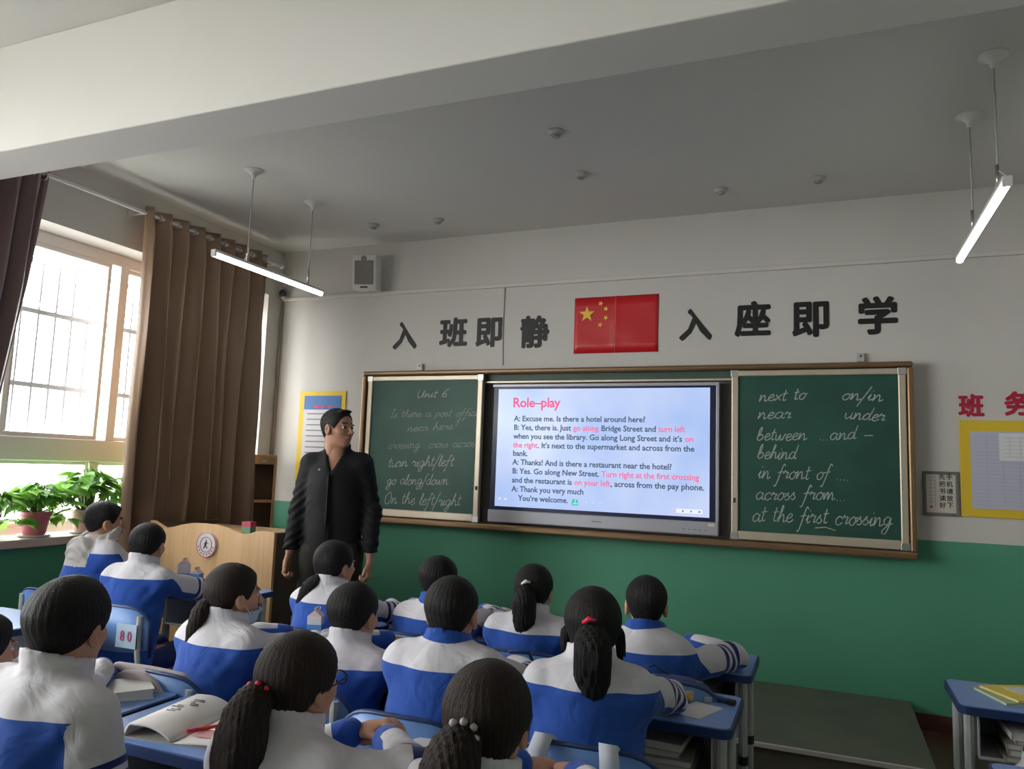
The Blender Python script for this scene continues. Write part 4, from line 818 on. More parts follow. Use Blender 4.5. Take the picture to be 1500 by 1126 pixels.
# ------------------------------------------------------------------ pupils
def pupil(label, x, y, ztop, yaw, hyaw, hair, ponyt=None, collar=1, arms=None, lean=.03, hood=False, hm=None, width=1., seed=0, skin=None, band=None, S=.875, roll=0, pitch=.0, extra=None, chair=None, longhair=None, yk=.25):
    zs = ztop-.222; hc = (0, lean+.0, ztop-.1275*S)
    az = DZ+.048
    A = {s: [(s*.130*width, lean-.045, zs-.045), (s*.205, lean+.175, max(az, zs-.16)), (s*.07, lean+.33, az-.006)] for s in (-1, 1)}
    for s, v in (arms or {}).items(): A[s] = v
    raw = Raw(); sk = skin or M_skin
    # torso, neck, arms and legs under the clothes: one smooth surface
    def fn(P):
        d = rcone(P, (0, -.10, .49), (0, lean-.055, zs-.13), .115, .115, (1, .7, 1)); d = smin(d, rcone(P, (0, lean-.04, zs-.05), (0, lean-.015, zs+.07), .07, .046), .03)
        for s in (-1, 1):
            d = smin(d, smin(rcone(P, A[s][0], A[s][1], .038, .031), rcone(P, A[s][1], A[s][2], .031, .022), .02), .02)
            d = smin(d, smin(rcone(P, (s*.075, -.09, .475), (s*.09, .24, .455), .066, .05), rcone(P, (s*.09, .25, .45), (s*.095, .26, .08), .046, .034), .02), .02)
        return d
    V, F = nets(fn, (-.36, -.24, .03), (.36, .46, zs+.10), .014); raw.add(V, F, 0)
    add_head(raw, S, hyaw, pitch, hc, roll)
    for s in (-1, 1):
        e, w = Vector(A[s][1]), Vector(A[s][2]); dr = (w-e).normalized(); add_hand(raw, w-dr*.01, dr+Vector((0, 0, -.05)), (0, 0, -1), s, .80)
    body = raw.build('person', [sk, M_lip, M_eye, M_ink], None, loc=(x, y, 0), rz=yaw); tag(body, label, 'person')
    jacket(ztop, A, lean, seed, collar, ztop-yk, 0, body, hood, width)
    tr = Raw()
    def ft(P):
        d = rcone(P, (0, -.10, .46), (0, -.10, .50), .135, .13, (1, .75, 1))
        for s in (-1, 1): d = smin(d, smin(rcone(P, (s*.078, -.09, .482), (s*.092, .24, .465), .076, .060), rcone(P, (s*.092, .25, .46), (s*.097, .255, .09), .058, .048), .02), .018)
        return np.maximum(d-.004*noise(P, 40, seed), P[:, 2]-.52)
    V, F = nets(ft, (-.24, -.26, .03), (.24, .36, .55), .016); tr.add(V, F); tr.build('trousers', [M_trs], body)
    for s in (-1, 1):
        V, F = nets(lambda P: np.maximum(smin(ell(P, (s*.097, .31, .045), (.04, .085, .045)), ell(P, (s*.097, .255, .06), (.036, .045, .05)), .02), .004-P[:, 2]), (s*.097-.06, .18, -.01), (s*.097+.06, .42, .12), .012); q = Raw(); q.add(V, F); q.build('shoe', [M_shoe], body)
    hv, hf = HAIR[hair]; q = Raw(); q.add(xf(hv, S, hyaw, pitch, roll, hc), hf)
    if ponyt:
        pv, pf = pony(*ponyt, seed=seed); q.add(xf(pv, S, hyaw, pitch, roll, hc), pf)
    if longhair:
        for pp in longhair: pv, pf = pony(*pp, seed=seed+3); q.add(xf(pv, S, hyaw, pitch, roll, hc), pf)
    ho = q.build('hair', [hm or M_hair], body)
    if band:
        kind, pos, m = band; bp = xf(np.array([pos]), S, hyaw, pitch, roll, hc)[0]
        if kind == 'beads':
            mb = MB()
            for k in range(9): a = 2*PI*k/9; mb.lathe([(.001, -.007), (.006, -.004), (.0075, 0), (.006, .004), (.001, .007)], 8, (bp[0]+.026*math.cos(a), bp[1]+.010*math.sin(a)*math.cos(k), bp[2]+.026*math.sin(a)))
            mb.build('hair_band', m, body, smooth=True)
        elif kind == 'scrunchie': MB().tube([(bp[0]+.024*math.cos(a), bp[1]-.004+.006*math.sin(3*a), bp[2]+.024*math.sin(a)) for a in [2*PI*k/14 for k in range(15)]], .007, 7).build('hair_band', m, body, smooth=True)
        else: MB().tube([(bp[0]-.018, bp[1]-.004, bp[2]-.006), (bp[0], bp[1]-.012, bp[2]+.006), (bp[0]+.018, bp[1]-.006, bp[2]+.002)], [.004, .008, .004], 8).build('hair_clip', m, body, smooth=True)
    if extra == 'glasses' or extra == 'mask':
        T = lambda *p: xf(np.array([p]), S, hyaw, pitch, roll, hc)[0]
        if extra == 'glasses':
            g = MB()
            for s in (-1, 1):
                g.tube([T(s*.034+.022*math.cos(a), .103, .004+.017*math.sin(a)) for a in [2*PI*k/14 for k in range(15)]], .0016, 6); g.tube([T(s*.056, .102, .008), T(s*.084, .04, .008), T(s*.088, -.01, .0)], .0018, 6)
            g.tube([T(-.012, .106, .006), T(.012, .106, .006)], .0016, 6); g.build('glasses', M_blk, body)
        else:
            V, F = nets(lambda P: np.maximum(np.abs(head_sdf(P)-.008)-.0025, np.maximum(np.abs(P[:, 2]+.082)-.030, .028-P[:, 1])), (-.08, .01, -.13), (.08, .13, -.03), .005)
            q = Raw(); q.add(xf(V, S, hyaw, pitch, roll, hc), F); q.build('face_mask', [mat('mask_blue', (.42, .58, .70), .8)], body)
            g = MB(); [g.tube([T(s*.058, .05, -.07), T(s*.074, .02, -.035), T(s*.084, -.012, -.005)], .0015, 5) for s in (-1, 1)]; g.build('mask_strap', M_white, body)
    return body
RED = mat('red_band', (.60, .02, .05), .4); BEAD = mat('grey_beads', (.35, .34, .36), .35); WCL = mat('white_clip', (.7, .7, .65), .4)
PP = [
 dict(label='boy in white and blue jacket with a grey hood, by the potted plants', x=-3.44, y=2.83, ztop=1.18, yaw=R(-8), hyaw=R(-22), hair='short', hood=True, collar=0, seed=1, skin=M_skin2),
 dict(label='boy in white and blue jacket sitting in front of the lectern', x=-3.02, y=2.74, ztop=1.10, yaw=R(6), hyaw=R(12), hair='short', collar=2, seed=2),
 dict(label='large boy with spiky hair and high white collar at the lower left', x=-1.52, y=1.17, ztop=1.150, yaw=R(-2), hyaw=R(14), hair='spiky', collar=2, seed=3, width=1.03, S=.86, hm=M_hair,
      arms={1: [(.145, -.015, .895), (.215, .0, .655), (.10, .20, .62)], -1: [(-.145, -.015, .895), (-.225, .02, .66), (-.10, .22, .62)]}),
 dict(label='child with short black hair cut off by the left edge', x=-2.12, y=1.38, ztop=.985, yaw=0, hyaw=R(-5), hair='short', seed=4, collar=1),
 dict(label='girl with a pale face mask and long brown ponytail, before the lectern', x=-1.88, y=2.07, ztop=1.065, yaw=R(-6), hyaw=R(-22), hair='girl', hm=M_hairb, ponyt=([(0, -.09, -.02), (.0, -.125, -.05), (-.010, -.145, -.13), (-.04, -.15, -.265)], [.020, .030, .025, .008]), extra='mask', seed=5, collar=2),
 dict(label='girl with a low ponytail directly below the standing man', x=-1.97, y=2.78, ztop=1.085, yaw=R(-4), hyaw=R(-12), hair='girl', ponyt=([(0, -.10, -.05), (-.03, -.13, -.09), (-.06, -.14, -.15), (-.10, -.13, -.22)], [.018, .028, .026, .010]), seed=6, collar=2),
 dict(label='boy with short hair sitting behind the small milk carton', x=-1.46, y=2.18, ztop=1.025, yaw=R(0), hyaw=R(-2), hair='short', seed=7, collar=2, S=.90),
 dict(label='boy in the front row mostly hidden behind another boy', x=-1.53, y=2.92, ztop=1.04, yaw=0, hyaw=R(-10), hair='short', seed=8),
 dict(label='boy with a blue collar sitting in the centre of the second row', x=-1.04, y=2.07, ztop=1.095, yaw=R(2), hyaw=R(4), hair='crop', seed=9, S=.92, collar=1),
 dict(label='girl with a white hair clip and hanging ponytail, front row', x=-1.08, y=2.88, ztop=1.045, yaw=R(4), hyaw=R(-2), hair='girl', ponyt=([(0, -.105, .03), (0, -.135, -.02), (0, -.13, -.12), (-.012, -.115, -.215)], [.022, .048, .045, .012]), band=('clip', (.0, -.115, .055), WCL), seed=10, collar=2),
 dict(label='girl with a red hair clip and straight hair over her collar', x=-.605, y=2.09, ztop=1.095, yaw=R(8), hyaw=R(8), hair='girlfull', ponyt=([(0, -.10, .00), (0, -.135, -.04), (.004, -.13, -.13), (.008, -.12, -.215)], [.04, .058, .052, .036]), band=('clip', (-.01, -.128, .045), RED), seed=11, collar=2, longhair=[([(.085, -.01, -.01), (.09, 0, -.06), (.088, .01, -.11)], [.014, .011, .004]), ([(-.085, -.02, -.01), (-.088, -.01, -.05), (-.085, 0, -.09)], [.014, .011, .004])]),
 dict(label='boy with a dark blue collar and wide elbow at the front right', x=-.60, y=2.76, ztop=1.055, yaw=R(6), hyaw=R(8), hair='crop', seed=12, collar=1, arms={1: [(.13, -.015, .748), (.305, .16, .768), (.14, .32, .765)]}),
 dict(label='girl in glasses with a red beaded hair band, lower centre', x=-1.07, y=1.39, ztop=1.045, yaw=R(-4), hyaw=R(-8), hair='girlfull', hm=M_hairb, ponyt=([(0, -.11, -.0), (-.003, -.15, -.03), (-.006, -.165, -.14), (-.01, -.15, -.28)], [.028, .050, .062, .045]), band=('beads', (0, -.13, .0), RED), extra='glasses', yk=.31, seed=13, collar=2, arms={1: [(.13, -.015, .778), (.265, .10, .775), (.09, .245, .768)], -1: [(-.13, -.015, .778), (-.19, .12, .70), (-.02, .24, .768)]}),
 dict(label='girl with a grey beaded hair band and thick ponytail, lower centre right', x=-.57, y=1.29, ztop=1.068, yaw=0, hyaw=R(0), hair='girlfull', hm=M_hairb, ponyt=([(0, -.115, .005), (-.01, -.155, -.03), (-.02, -.165, -.14), (-.03, -.15, -.28)], [.028, .052, .062, .04]), band=('beads', (0, -.135, .012), BEAD), yk=.31, seed=14, collar=2, S=.86),
 dict(label='pupil in white sleeve at the lower right edge', x=.73, y=2.60, ztop=1.04, yaw=0, hyaw=0, hair='short', seed=15, arms={1: [(.13, -.015, .82), (.2, .0, .62), (.1, .2, .57)], -1: [(-.13, -.015, .82), (-.2, .0, .62), (-.1, .2, .57)]}),
]
for p in PP: pupil(**p)
CH = {0: 'blue school chair of the hooded boy', 1: 'blue school chair with worn red marks behind the boy before the lectern', 2: 'blue school chair of the large boy at lower left', 3: 'blue school chair at the left edge of the photo', 4: 'blue school chair of the masked girl', 5: 'blue school chair of the girl below the standing man',
      6: 'blue school chair of the boy behind the milk carton', 7: 'blue school chair of the hidden front row boy', 8: 'blue school chair of the centre boy with blue collar', 9: 'blue school chair of the girl with the white clip', 10: 'blue school chair with pale grey straps hanging over it', 11: 'blue school chair of the boy at the front right',
      12: 'blue school chair of the girl in glasses', 13: 'blue school chair of the girl with grey beads', 14: 'blue school chair at the lower right edge'}
CHX = {1: .14, 10: .055, 11: .10, 9: .06}; CHO = {}
for i, p in enumerate(PP): CHO[i] = put_chair(p['x']+CHX.get(i, 0), p['y']-.03, CH[i], p['yaw']*.5)
# worn stickers on one chair
wc = CHO[1]; bk = [c for c in kids_of(wc) if c.name.startswith('backrest')][0]; 
for xx, ch in ((.075, '8'), (.115, '0')): q = fit_text(ch, 'red_mark', mat('faded_red', (.40, .06, .16), .6), -.012, .012, -.022, .022, 0, bold=.02, ext=.001); q.parent = wc; q.location = (xx, -.2545, .65)
MB().box((.04, -.2535, .60), (.15, -.2515, .70)).build('paper_patch', mat('pale_blue_patch', (.35, .48, .62), .7), wc)

# ------------------------------------------------------------------ the standing man
def teacher():
    raw = Raw(); H = 1.745; hcz = 1.62; SHZ = 1.415
    A = {1: [(.160, -.01, SHZ), (.218, -.02, 1.13), (.236, .05, .885)], -1: [(-.160, -.01, SHZ), (-.226, -.03, 1.13), (-.244, .05, .88)]}
    def fn(P):
        d = rcone(P, (0, -.01, .95), (0, 0, 1.30), .13, .155, (1, .66, 1)); d = smin(d, rcone(P, (0, -.01, 1.40), (0, .0, 1.54), .075, .056), .04)
        for s in (-1, 1):
            d = smin(d, smin(rcone(P, A[s][0], A[s][1], .05, .04), rcone(P, A[s][1], A[s][2], .04, .027), .02), .03)
            d = smin(d, smin(rcone(P, (s*.085, 0, .92), (s*.10, .01, .50), .085, .055), rcone(P, (s*.10, .01, .50), (s*.105, -.01, .09), .055, .04), .02), .03)
        return d
    V, F = nets(fn, (-.42, -.2, .03), (.42, .2, 1.6), .016); raw.add(V, F, 0)
    rz = R(200); hy = R(262)-rz; add_head(raw, 1.03, hy, R(2), (0, .015, hcz))
    for s in (-1, 1): w = Vector(A[s][2]); dr = (w-Vector(A[s][1])).normalized(); add_hand(raw, w, dr+Vector((0, .1, -.3)), (-s, .1, 0), s, 1.0, HAND2)
    b = raw.build('person', [M_skin2, M_lip, M_eye, M_ink], None, loc=(-2.72, 3.83, 0), rz=rz); tag(b, 'man in a black jacket standing by the lectern, looking to the right', 'person')
    def fj(P):
        d = rcone(P, (0, -.005, .90), (0, .0, 1.28), .168, .176, (1, .72, 1)); d = smin(d, rcone(P, (-.115, -.005, SHZ-.015), (.115, -.005, SHZ-.015), .064, .064), .06); d = smin(d, rcone(P, (0, -.01, 1.40), (0, 0, 1.49), .085, .062), .04)
        for s in (-1, 1): d = smin(d, rcone(P, (0, -.005, 1.475), (s*.14, -.005, 1.405), .050, .055), .03)
        for s in (-1, 1): d = smin(d, smin(rcone(P, A[s][0], A[s][1], .062, .054), rcone(P, A[s][1], A[s][2], .053, .041), .03), .035)
        w = noise(P*np.array([1, 1, .4], np.float32), 20, 3)*.008+noise(P, 50, 4)*.003
        for s in (-1, 1):
            for c, q in ((1, .014), (2, .010)): k = np.exp(-((P-V3(*A[s][c])-V3(0, 0, .04))**2).sum(1)/q); w = w+.006*k*np.sin(P[:, 2]*120+P[:, 0]*90*s+5*noise(P, 16, 8))
        d = d-w; d = smin(d, np.maximum(np.abs(P[:, 0])-.004, np.abs(P[:, 1]-.14)-.012)+100*(P[:, 2] > 1.42)+100*(P[:, 1] < .08), .004)
        r = np.hypot(P[:, 0], (P[:, 1]+.0)*.95); c = np.maximum(np.abs(r-.066-.10*(P[:, 2]-1.47))-.008, np.abs(P[:, 2]-1.487+.25*P[:, 1])-.040); d = smin(d, c, .012)
        v = np.maximum(np.abs(P[:, 0])-.42*(P[:, 2]-1.36), .03-P[:, 1]); d = smax(d, -v, .008)      # open collar
        d = np.maximum(d, -np.maximum(r-.061, 1.43-P[:, 2]))
        torso = np.abs(P[:, 0]) < .19; return np.maximum(d, np.where(torso, .83-P[:, 2], .90-P[:, 2]+.0))
    V, F = nets(fj, (-.42, -.24, .80), (.42, .26, 1.56), .009); q = Raw(); q.add(V, F); q.build('jacket', [M_bcloth], b)
    V, F = nets(lambda P: np.maximum(rcone(P, (0, .005, 1.2), (0, .01, 1.40), .12, .075, (1, .8, 1)), -np.maximum(np.hypot(P[:, 0], P[:, 1])-.058, 1.42-P[:, 2])), (-.15, -.12, 1.15), (.15, .15, 1.56), .01); q = Raw(); q.add(V, F); q.build('shirt', [M_bshirt], b)
    def ft(P):
        d = rcone(P, (0, -.005, .86), (0, -.005, .96), .165, .155, (1, .7, 1))
        for s in (-1, 1): d = smin(d, smin(rcone(P, (s*.09, 0, .88), (s*.105, .01, .50), .105, .075), rcone(P, (s*.105, .01, .5), (s*.11, -.01, .06), .075, .062), .02), .02)
        return d-.004*noise(P*V3(1, 1, .4), 35, 8)
    V, F = nets(ft, (-.24, -.2, .02), (.24, .2, 1.02), .014); q = Raw(); q.add(V, F); q.build('trousers', [mat('dark_brown_trousers', (.018, .014, .011), .8)], b)
    for s in (-1, 1): V, F = nets(lambda P: np.maximum(smin(ell(P, (s*.115, .07, .045), (.048, .11, .045)), ell(P, (s*.115, 0, .06), (.044, .06, .055)), .02), .002-P[:, 2]), (s*.115-.07, -.1, -.01), (s*.115+.07, .22, .13), .012); q = Raw(); q.add(V, F); q.build('shoe', [M_blk], b)
    hv, hf = HAIR['teacher']; q = Raw(); q.add(xf(hv, 1.03, hy, R(2), 0, (0, .015, hcz)), hf); q.build('hair', [M_hair], b)
    MB().lathe([(.006, 0), (.006, .003)], 10, (.06, .145, 1.375), M=Matrix.Rotation(-PI/2, 3, 'X')).build('lapel_pin', M_chrome, b)
    return b
teacher()

# ------------------------------------------------------------------ potted pothos on the sill
def leaf_mesh():
    n = 8; vs = []; 
    for i in range(n+1):
        u = i/n; w = .5*math.sin(PI*min(1, u*1.02)**.62)*(1-.25*u); z = -.35*u*u+.05
        for k in (-1, -.5, 0, .5, 1): vs.append((w*k*.85, u-.08*abs(k)*(u < .2)*1.0, z+.10*abs(k)))
    fs = [(5*i+k, 5*i+k+1, 5*i+k+6, 5*i+k+5) for i in range(n) for k in range(4)]
    return vs, fs
for m_ in (M_leaf, M_leafd): cloth_light(m_, .22, (.30, .62, .08))
LV, LF = leaf_mesh()
lm = []
for m in (M_leaf, M_leafd, mat('bright_leaf', (.22, .45, .05), .4, var=.25, vscale=18)):
    me = bpy.data.meshes.new('leaf'); me.from_pydata(LV, [], LF); me.materials.append(m); me.polygons.foreach_set('use_smooth', [True]*len(me.polygons)); lm.append(me)
def plant(x, y, label, potm, n, R_=.19, seed=1, h=.14, saucer=True):
    r = random.Random(seed); t = thing('potted_plant', label, 'plant', (x, y, .912))
    p = MB().lathe([(.055, .012), (.062, .02), (.080, .125), (.088, .13), (.088, .15), (.078, .15), (.072, .12)], 22).build('pot', potm, t, smooth='edge'); MB().lathe([(.073, .125), (.02, .132)], 18).build('soil', M_soil, t)
    MB().lathe([(.07, 0), (.085, .004), (.09, .014), (.084, .014), (.06, .012)], 22).build('saucer', M_white, t, smooth='edge')
    st = MB()
    for i in range(n):
        a = r.uniform(0, 2*PI); rad = R_*math.sqrt(r.random())*(1.0 if abs(math.cos(a)) < .6 else .55); hh = .17+h*(1-(rad/R_)**2*.9)*r.uniform(.5, 1.1)-(.10 if rad > .8*R_ and r.random() < .5 else 0)
        e = Vector((rad*math.cos(a), rad*math.sin(a)*1.1, hh)); e.x = max(e.x, -.09)
        st.tube([(.02*math.cos(a), .02*math.sin(a), .13), (e.x*.5, e.y*.5, max(hh, .16)+.03), e], .0022, 5)
        o = bpy.data.objects.new('leaf', lm[r.choice((0, 0, 1, 1, 2))]); COL.objects.link(o); o.parent = t; o.location = e; s = r.uniform(.065, .11); o.scale = (s, s, s); o.rotation_euler = (r.uniform(-.9, .3), r.uniform(-.5, .5), a-PI/2+r.uniform(-.7, .7))
    st.build('stems', M_stem, t, smooth=True)
a = atX(50, 782, XL-.06); plant(XL-.065, a.y+.0, 'pothos in a pink pot on the sill, fully in view', M_pot, 110, .185, 3, .13)
a = atX(120, 775, XL-.06); plant(XL-.065, a.y+.02, 'taller pothos in a pale peach pot behind the hooded boy', M_potp, 130, .21, 4, .21)
plant(XL-.065, 2.87, 'pothos at the left edge of the photo on the sill', M_potp, 80, .19, 6, .13); plant(XL-.065, 3.86, 'pothos beside the long brown curtain on the sill', M_pot, 70, .17, 8, .2)

# ------------------------------------------------------------------ books, papers and small things
def book(x, y, z, w, d, h, rz, m, label, group=None, title=None, cat='book'):
    t = thing('book', label, cat, (x, y, z), rz, group)
    MB().box((-w/2+.003, -d/2+.003, .0015), (w/2-.003, d/2-.003, h-.0015)).build('pages', mat('page_edges', (.62, .60, .54), .8), t)
    MB().box((-w/2, -d/2, h-.0015), (w/2, d/2, h)).box((-w/2, -d/2, 0), (w/2, d/2, .0015)).box((-w/2, -d/2, 0), (-w/2+.0015, d/2, h)).build('cover', m, t)
    return t
M_by = mat('yellow_cover', (.75, .58, .05), .4); M_bw = mat('white_cover', (.66, .66, .64), .45); M_bg = mat('green_cover', (.35, .5, .3), .45); M_bn = mat('grey_cover', (.34, .33, .30), .5)
ORD = ['lowest', 'second lowest', 'middle', 'second highest', 'topmost']
def tray_books(dk, n, w, where, seed):
    r = random.Random(seed); z = DZ-.165+.0065
    for i in range(n):
        h = r.uniform(.012, .024)
        if z+h > DZ-.035: break
        book(dk[0]+r.uniform(-.02, .02), dk[1]-.03+r.uniform(-.02, .01), z, w*r.uniform(.85, 1), .24, h, r.uniform(-.06, .06), r.choice((M_bn, M_bw, M_bn)), ['lowest', 'second', 'third', 'fourth', 'fifth'][i]+' grey book up in the tray of the desk '+where, 'school books in desk trays'); z += h+.001
tray_books((-.49, DY[2]), 5, .26, 'with the pencil case', 1); tray_books((-.49, DY[1]), 4, .26, 'at the front right', 2); tray_books((.635, 3.06), 5, .26, 'with yellow books', 3)
# right-hand desk books
book(.62, 3.08, DZ, .19, .26, .008, R(-70), M_bg, 'thin green workbook lowest in the pile on the right desk'); b1 = book(.635, 3.10, DZ+.009, .18, .25, .008, R(-62), M_by, 'bright yellow workbook on the right desk')
fx = MB().box((-.06, -.06, .0), (.03, .02, .0012)).build('cover_picture', M_bw, b1); fx.location = (0, 0, .008)
for i, z in enumerate((0, .004, .008)): MB().box((-.05+i*.02, .04, .0082), (-.042+i*.02, .09, .009)).build('cover_lettering', M_red, b1)
book(.79, 3.02, DZ, .17, .24, .018, R(-40), M_bw, 'white magazine pile beside the yellow workbook')
# open textbook, lower left desk
ob = thing('open_textbook', 'open school textbook with a curled page on the lower left desk', 'book', (-1.50, 1.61, DZ), R(8))
def page(side, curl):
    n = 14; vs = []; 
    for i in range(n+1):
        u = i/n; x = u*.185*side
        z = .010*(1-(1-u)**3)*1.0+.004 if curl == 0 else .006+.032*math.sin(PI*min(1, u*1.05))**.8
        if curl and u > .55: x = side*.185*(.55+.45*u*.55)
        vs += [(x, -.13, z), (x, .13, z)]
    return vs, [(2*i, 2*i+1, 2*i+3, 2*i+2) for i in range(n)]
for side, c in ((-1, 1), (1, 0)):
    v, f = page(side, c); o = MB().add(v, f).build('page', mat('textbook_page', (.72, .69, .66), .7), ob, smooth=True); sm = o.modifiers.new('thickness', 'SOLIDIFY'); sm.thickness = .006; sm.offset = -1
MB().box((-.185, -.132, 0), (.187, .132, .004)).build('cover', M_bn, ob)
mb = MB(); [mb.box((.03, .10-i*.016, .0150), (.16, .104-i*.016, .0156)) for i in range(7)]; tag(mb.build('print', M_lines, ob), kind='stuff')
MB().box((.10, -.08, .0150), (.15, -.03, .0157)).build('picture', mat('beige_picture', (.36, .28, .24), .6), ob); MB().box((.03, -.10, .0150), (.085, -.05, .0157)).build('picture', mat('pink_picture', (.6, .3, .3), .6), ob)
mb = MB(); r = random.Random(3)
for i in range(10): x = -.12+.04*r.random(); y = -.02+.011*i; mb.box((x, y, .0375), (x+.03*r.random()+.01, y+.004, .0385))
mb.build('scribble', M_ink, ob)
t = thing('pen', 'red pen lying across the open textbook', 'pen', (-1.44, 1.59, DZ+.020), R(62)); MB().tube([(-.07, 0, 0), (.05, 0, 0)], .0045, 8).build('barrel', mat('pen_red', (.65, .04, .04), .3), t); MB().tube([(.05, 0, 0), (.075, 0, 0)], [.0045, .001], 8).build('tip', M_white, t); MB().tube([(-.08, 0, 0), (-.05, 0, 0)], .0052, 8).build('cap', M_red, t)
# thick book on desk (3,0)
book(-1.93, 1.68, DZ, .15, .21, .028, R(-35), M_bw, 'thick pale book lying on the desk behind the large boy'); 
t = thing('draped_coat', 'pale pink coat draped over the chair of the masked girl', 'coat', (-1.95, 1.80, .62), R(5))
V, F = nets(lambda P: smin(rcone(P, (-.09, 0, .150), (.14, .01, .128), .020, .026, (1, 1, .8)), ell(P, (.02, -.035, .05), (.13, .016, .11)), .03)-.009*noise(P, 34, 4), (-.2, -.12, -.06), (.22, .09, .23), .009); q = Raw(); q.add(V, F); q.build('cloth', [mat('pink_grey_cloth', (.48, .42, .45), .9)], t)
# papers and things along the desks
def sheet(x, y, w, d, rz, label, m=None, z=DZ, h=.002, name='paper_sheet', cat='paper'):
    o = MB().box((-w/2, -d/2, 0), (w/2, d/2, h)).build(name, m or M_paper, None, loc=(x, y, z)); o.rotation_euler.z = rz; return tag(o, label, cat)
sheet(-.36, 2.40, .09, .15, R(-20), 'white paper slip on the desk beside the red clip girl')
sheet(-.93, 1.66, .20, .24, R(-30), 'crumpled white worksheet in front of the girl in glasses', h=.006); sheet(-2.93, 3.17, .20, .26, R(-12), 'white worksheet on the desk with milk cartons'); sheet(-1.92, 2.42, .19, .26, R(15), 'pale open exercise book before the masked girl', h=.010, name='exercise_book', cat='book')
sheet(-1.66, 3.05, .22, .24, R(10), 'open notebook on the front desk left of the hidden boy', h=.012, name='exercise_book', cat='book'); sheet(-2.1, 3.1, .2, .24, R(10), 'dark green exercise book on the front desk by the low ponytail girl', mat('bottle_green', (.04, .16, .09), .6), h=.01, name='exercise_book', cat='book')
def carton(x, y, z, w, d, h, rz, label, m1, m2, gable=True):
    t = thing('milk_carton', label, 'carton', (x, y, z), rz, 'milk cartons'); MB().box((-w/2, -d/2, 0), (w/2, d/2, h), bev=.002).build('box', m1, t)
    MB().box((-w/2-.0005, -d/2-.0005, h*.30), (w/2+.0005, d/2+.0005, h*.62)).build('print_band', m2, t)
    if gable: MB().prism([(-w/2, h), (w/2, h), (.002, h+.022), (.002, h+.032), (-.002, h+.032), (-.002, h+.022)], d, Matrix.Translation((0, -d/2, 0))).build('gable_top', mat('carton_top', (.72, .55, .52), .4), t)
    MB().tube([(w*.2, 0, h), (w*.2+.004, 0, h+.035)], .0025, 6).build('straw', M_white, t); return t
M_cb = mat('carton_blue', (.12, .30, .68), .4); M_cw = mat('carton_white', (.68, .68, .74), .4); M_cd = mat('carton_violet', (.20, .16, .40), .4)
carton(-3.21, 3.19, DZ, .055, .045, .125, R(25), 'tall white and violet milk carton on the desk before the lectern', M_cw, M_cd); carton(-3.11, 3.18, DZ, .058, .045, .085, R(15), 'short blue milk carton on the desk before the lectern', M_cb, M_cw)
carton(-1.90, 2.60, DZ, .058, .045, .085, R(20), 'small blue and white milk carton between two pupils', M_cw, M_cb)
t = thing('pencil_box', 'black pencil box on the desk before the lectern', 'box', (-2.98, 3.30, DZ), R(-5)); MB().box((-.09, -.03, 0), (.09, .03, .032), bev=.006).build('body', M_blk, t); MB().box((-.088, -.029, .032), (.088, .029, .045), bev=.005).build('lid', mat('dark_grey_lid', (.05, .05, .05), .4), t)
MB().box((-.03, -.032, .015), (.03, -.03, .019)).build('trim_strip', M_chrome, t)
t = thing('pen', 'black pen lying on the worksheet before the lectern', 'pen', (-2.92, 3.13, DZ+.008), R(20)); MB().tube([(-.07, 0, 0), (.06, 0, 0)], .005, 8).build('barrel', M_blk, t); MB().tube([(.06, 0, 0), (.075, 0, 0)], [.004, .001], 8).build('tip', M_chrome, t)
# pencil case on desk (2,3)
t = thing('pencil_case', 'dark blue pencil case with a carrying loop on the right desk', 'pencil case', (-.45, 2.57, DZ), R(-10)); V, F = nets(lambda P: smax(ell(P, (0, 0, .022), (.11, .045, .028)), .001-P[:, 2], .004), (-.16, -.08, -.01), (.16, .08, .08), .008); q = Raw(); q.add(V, F); q.build('pouch', [mat('case_blue', (.03, .05, .14), .6)], t)
MB().tube([(-.085, 0, .042), (.085, 0, .042)], .003, 6).build('zip', M_chrome, t); MB().tube([(-.09, .0, .04), (-.11, .0, .06), (-.08, .01, .07), (-.03, .0, .05)], .005, 6).build('loop', M_rim, t, smooth=True)
t = thing('hair_scrunchie', 'crinkled yellow scrunchie beside the pencil case', 'hair band', (-.43, 2.49, DZ+.016), 0); mb = MB(); mb.tube([(.034*math.cos(a), .026*math.sin(a), .006*math.sin(5*a)) for a in [2*PI*k/40 for k in range(41)]], [.011+.005*math.sin(k*2.2) for k in range(41)], 8); mb.build('ring', mat('scrunchie_yellow', (.55, .42, .18), .7), t, smooth=True)
t = thing('pen', 'dark marker pen at the right of the yellow scrunchie', 'pen', (-.33, 2.53, DZ+.010), R(-25)); MB().tube([(-.06, 0, 0), (.05, 0, 0)], .009, 8).build('barrel', M_rim, t); MB().tube([(.05, 0, 0), (.075, 0, 0)], .0095, 8).build('cap', M_blk, t)
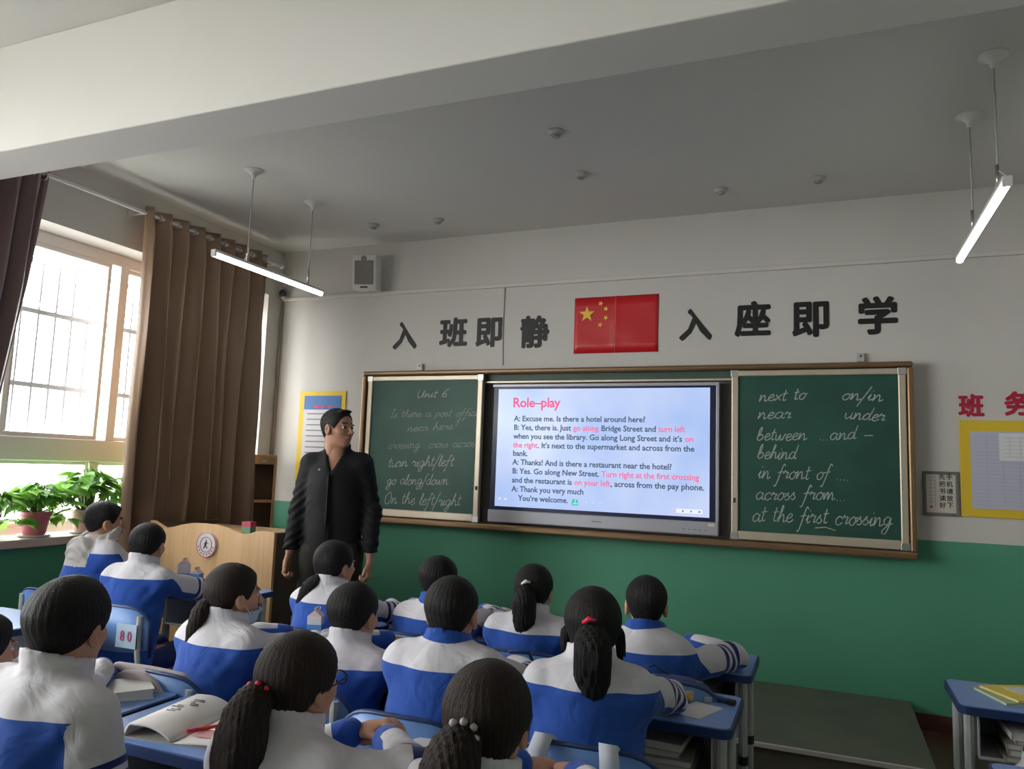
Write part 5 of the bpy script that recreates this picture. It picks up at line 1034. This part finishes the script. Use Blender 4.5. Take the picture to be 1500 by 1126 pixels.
# backpack with pale straps over the chair of the red clip girl
cxx, cyy = -.55, 2.06
t = thing('backpack_straps', 'pale grey backpack straps hanging over the chair of the red clip girl', 'backpack', (cxx, cyy-.25, .5), 0)
for x, rx in ((-.085, -.012), (.075, .02)):
    pts = [(x, .05, .10), (x, .045, .20), (x, .02, .268), (x, -.005, .283), (x+rx*.5, -.028, .255), (x+rx, -.04, .12), (x+rx*1.6, -.04, -.02)]; vs = []
    for i, p_ in enumerate(pts):
        t_ = (Vector(pts[min(i+1, len(pts)-1)])-Vector(pts[max(i-1, 0)])).normalized(); n_ = Vector((1, 0, 0)).cross(t_).normalized()*.005; vs += [Vector(p_)+Vector((a_, 0, 0))+n_*b_ for a_, b_ in ((-.023, -1), (.023, -1), (.023, 1), (-.023, 1))]
    MB().add(vs, [(4*i+k, 4*i+(k+1) % 4, 4*i+4+(k+1) % 4, 4*i+4+k) for i in range(len(pts)-1) for k in range(4)]+[(3, 2, 1, 0), tuple(4*len(pts)-4+k for k in range(4))]).build('strap', mat('pale_strap', (.50, .54, .62), .8), t, smooth=True)
MB().box((-.13, .035, -.06), (.13, .075, .22), bev=.015).build('bag_body', mat('bag_grey', (.25, .28, .36), .8), t, smooth='edge')
# blue bag and handle behind girl with white clip
t = thing('blue_bag', 'blue bag with a handle hanging on a chair in the centre', 'bag', (-.96, 2.47, .60), R(8)); V, F = nets(lambda P: smin(ell(P, (0, 0, .07), (.12, .035, .10)), ell(P, (.03, 0, .0), (.10, .035, .06)), .03)-.003*noise(P, 40, 2), (-.16, -.07, -.08), (.16, .07, .2), .009); q = Raw(); q.add(V, F); q.build('body', [mat('bag_blue', (.05, .14, .42), .6)], t)
MB().tube([(-.05, 0, .16), (-.04, 0, .20), (.03, 0, .205), (.05, 0, .15)], .007, 8).build('handle', M_rim, t, smooth=True)
# cup and tissues, left
t = thing('drink_cup', 'pink cup with a white domed lid at the left edge', 'cup', (-3.60, 2.31, DZ)); MB().lathe([(.030, 0), (.042, .085)], 20).build('cup', mat('cup_pink', (.40, .10, .15), .4), t, smooth='edge'); MB().lathe([(.0445, .085), (.0445, .115), (.036, .135), (.018, .147), (.004, .150)], 20).build('lid', mat('cup_lid', (.70, .66, .62), .4), t, smooth='edge')
MB().tube([(.044, 0, .11), (.062, 0, .10), (.06, 0, .08), (.043, 0, .08)], .004, 6).build('lid_tab', M_chrome, t)
t = tag(None or MB().build('x', M_white) if 0 else thing('crumpled_tissues', 'crumpled white tissues by the pink cup', 'tissues', (-3.40, 2.20, DZ)), None)
V, F = nets(lambda P: np.maximum(ell(P, (0, 0, .02), (.09, .06, .035))+.012*noise(P, 90, 3)+.006*noise(P, 200, 5), .001-P[:, 2]), (-.13, -.1, -.01), (.13, .1, .08), .007); q = Raw(); q.add(V, F); q.build('tissue', [M_paper], t)
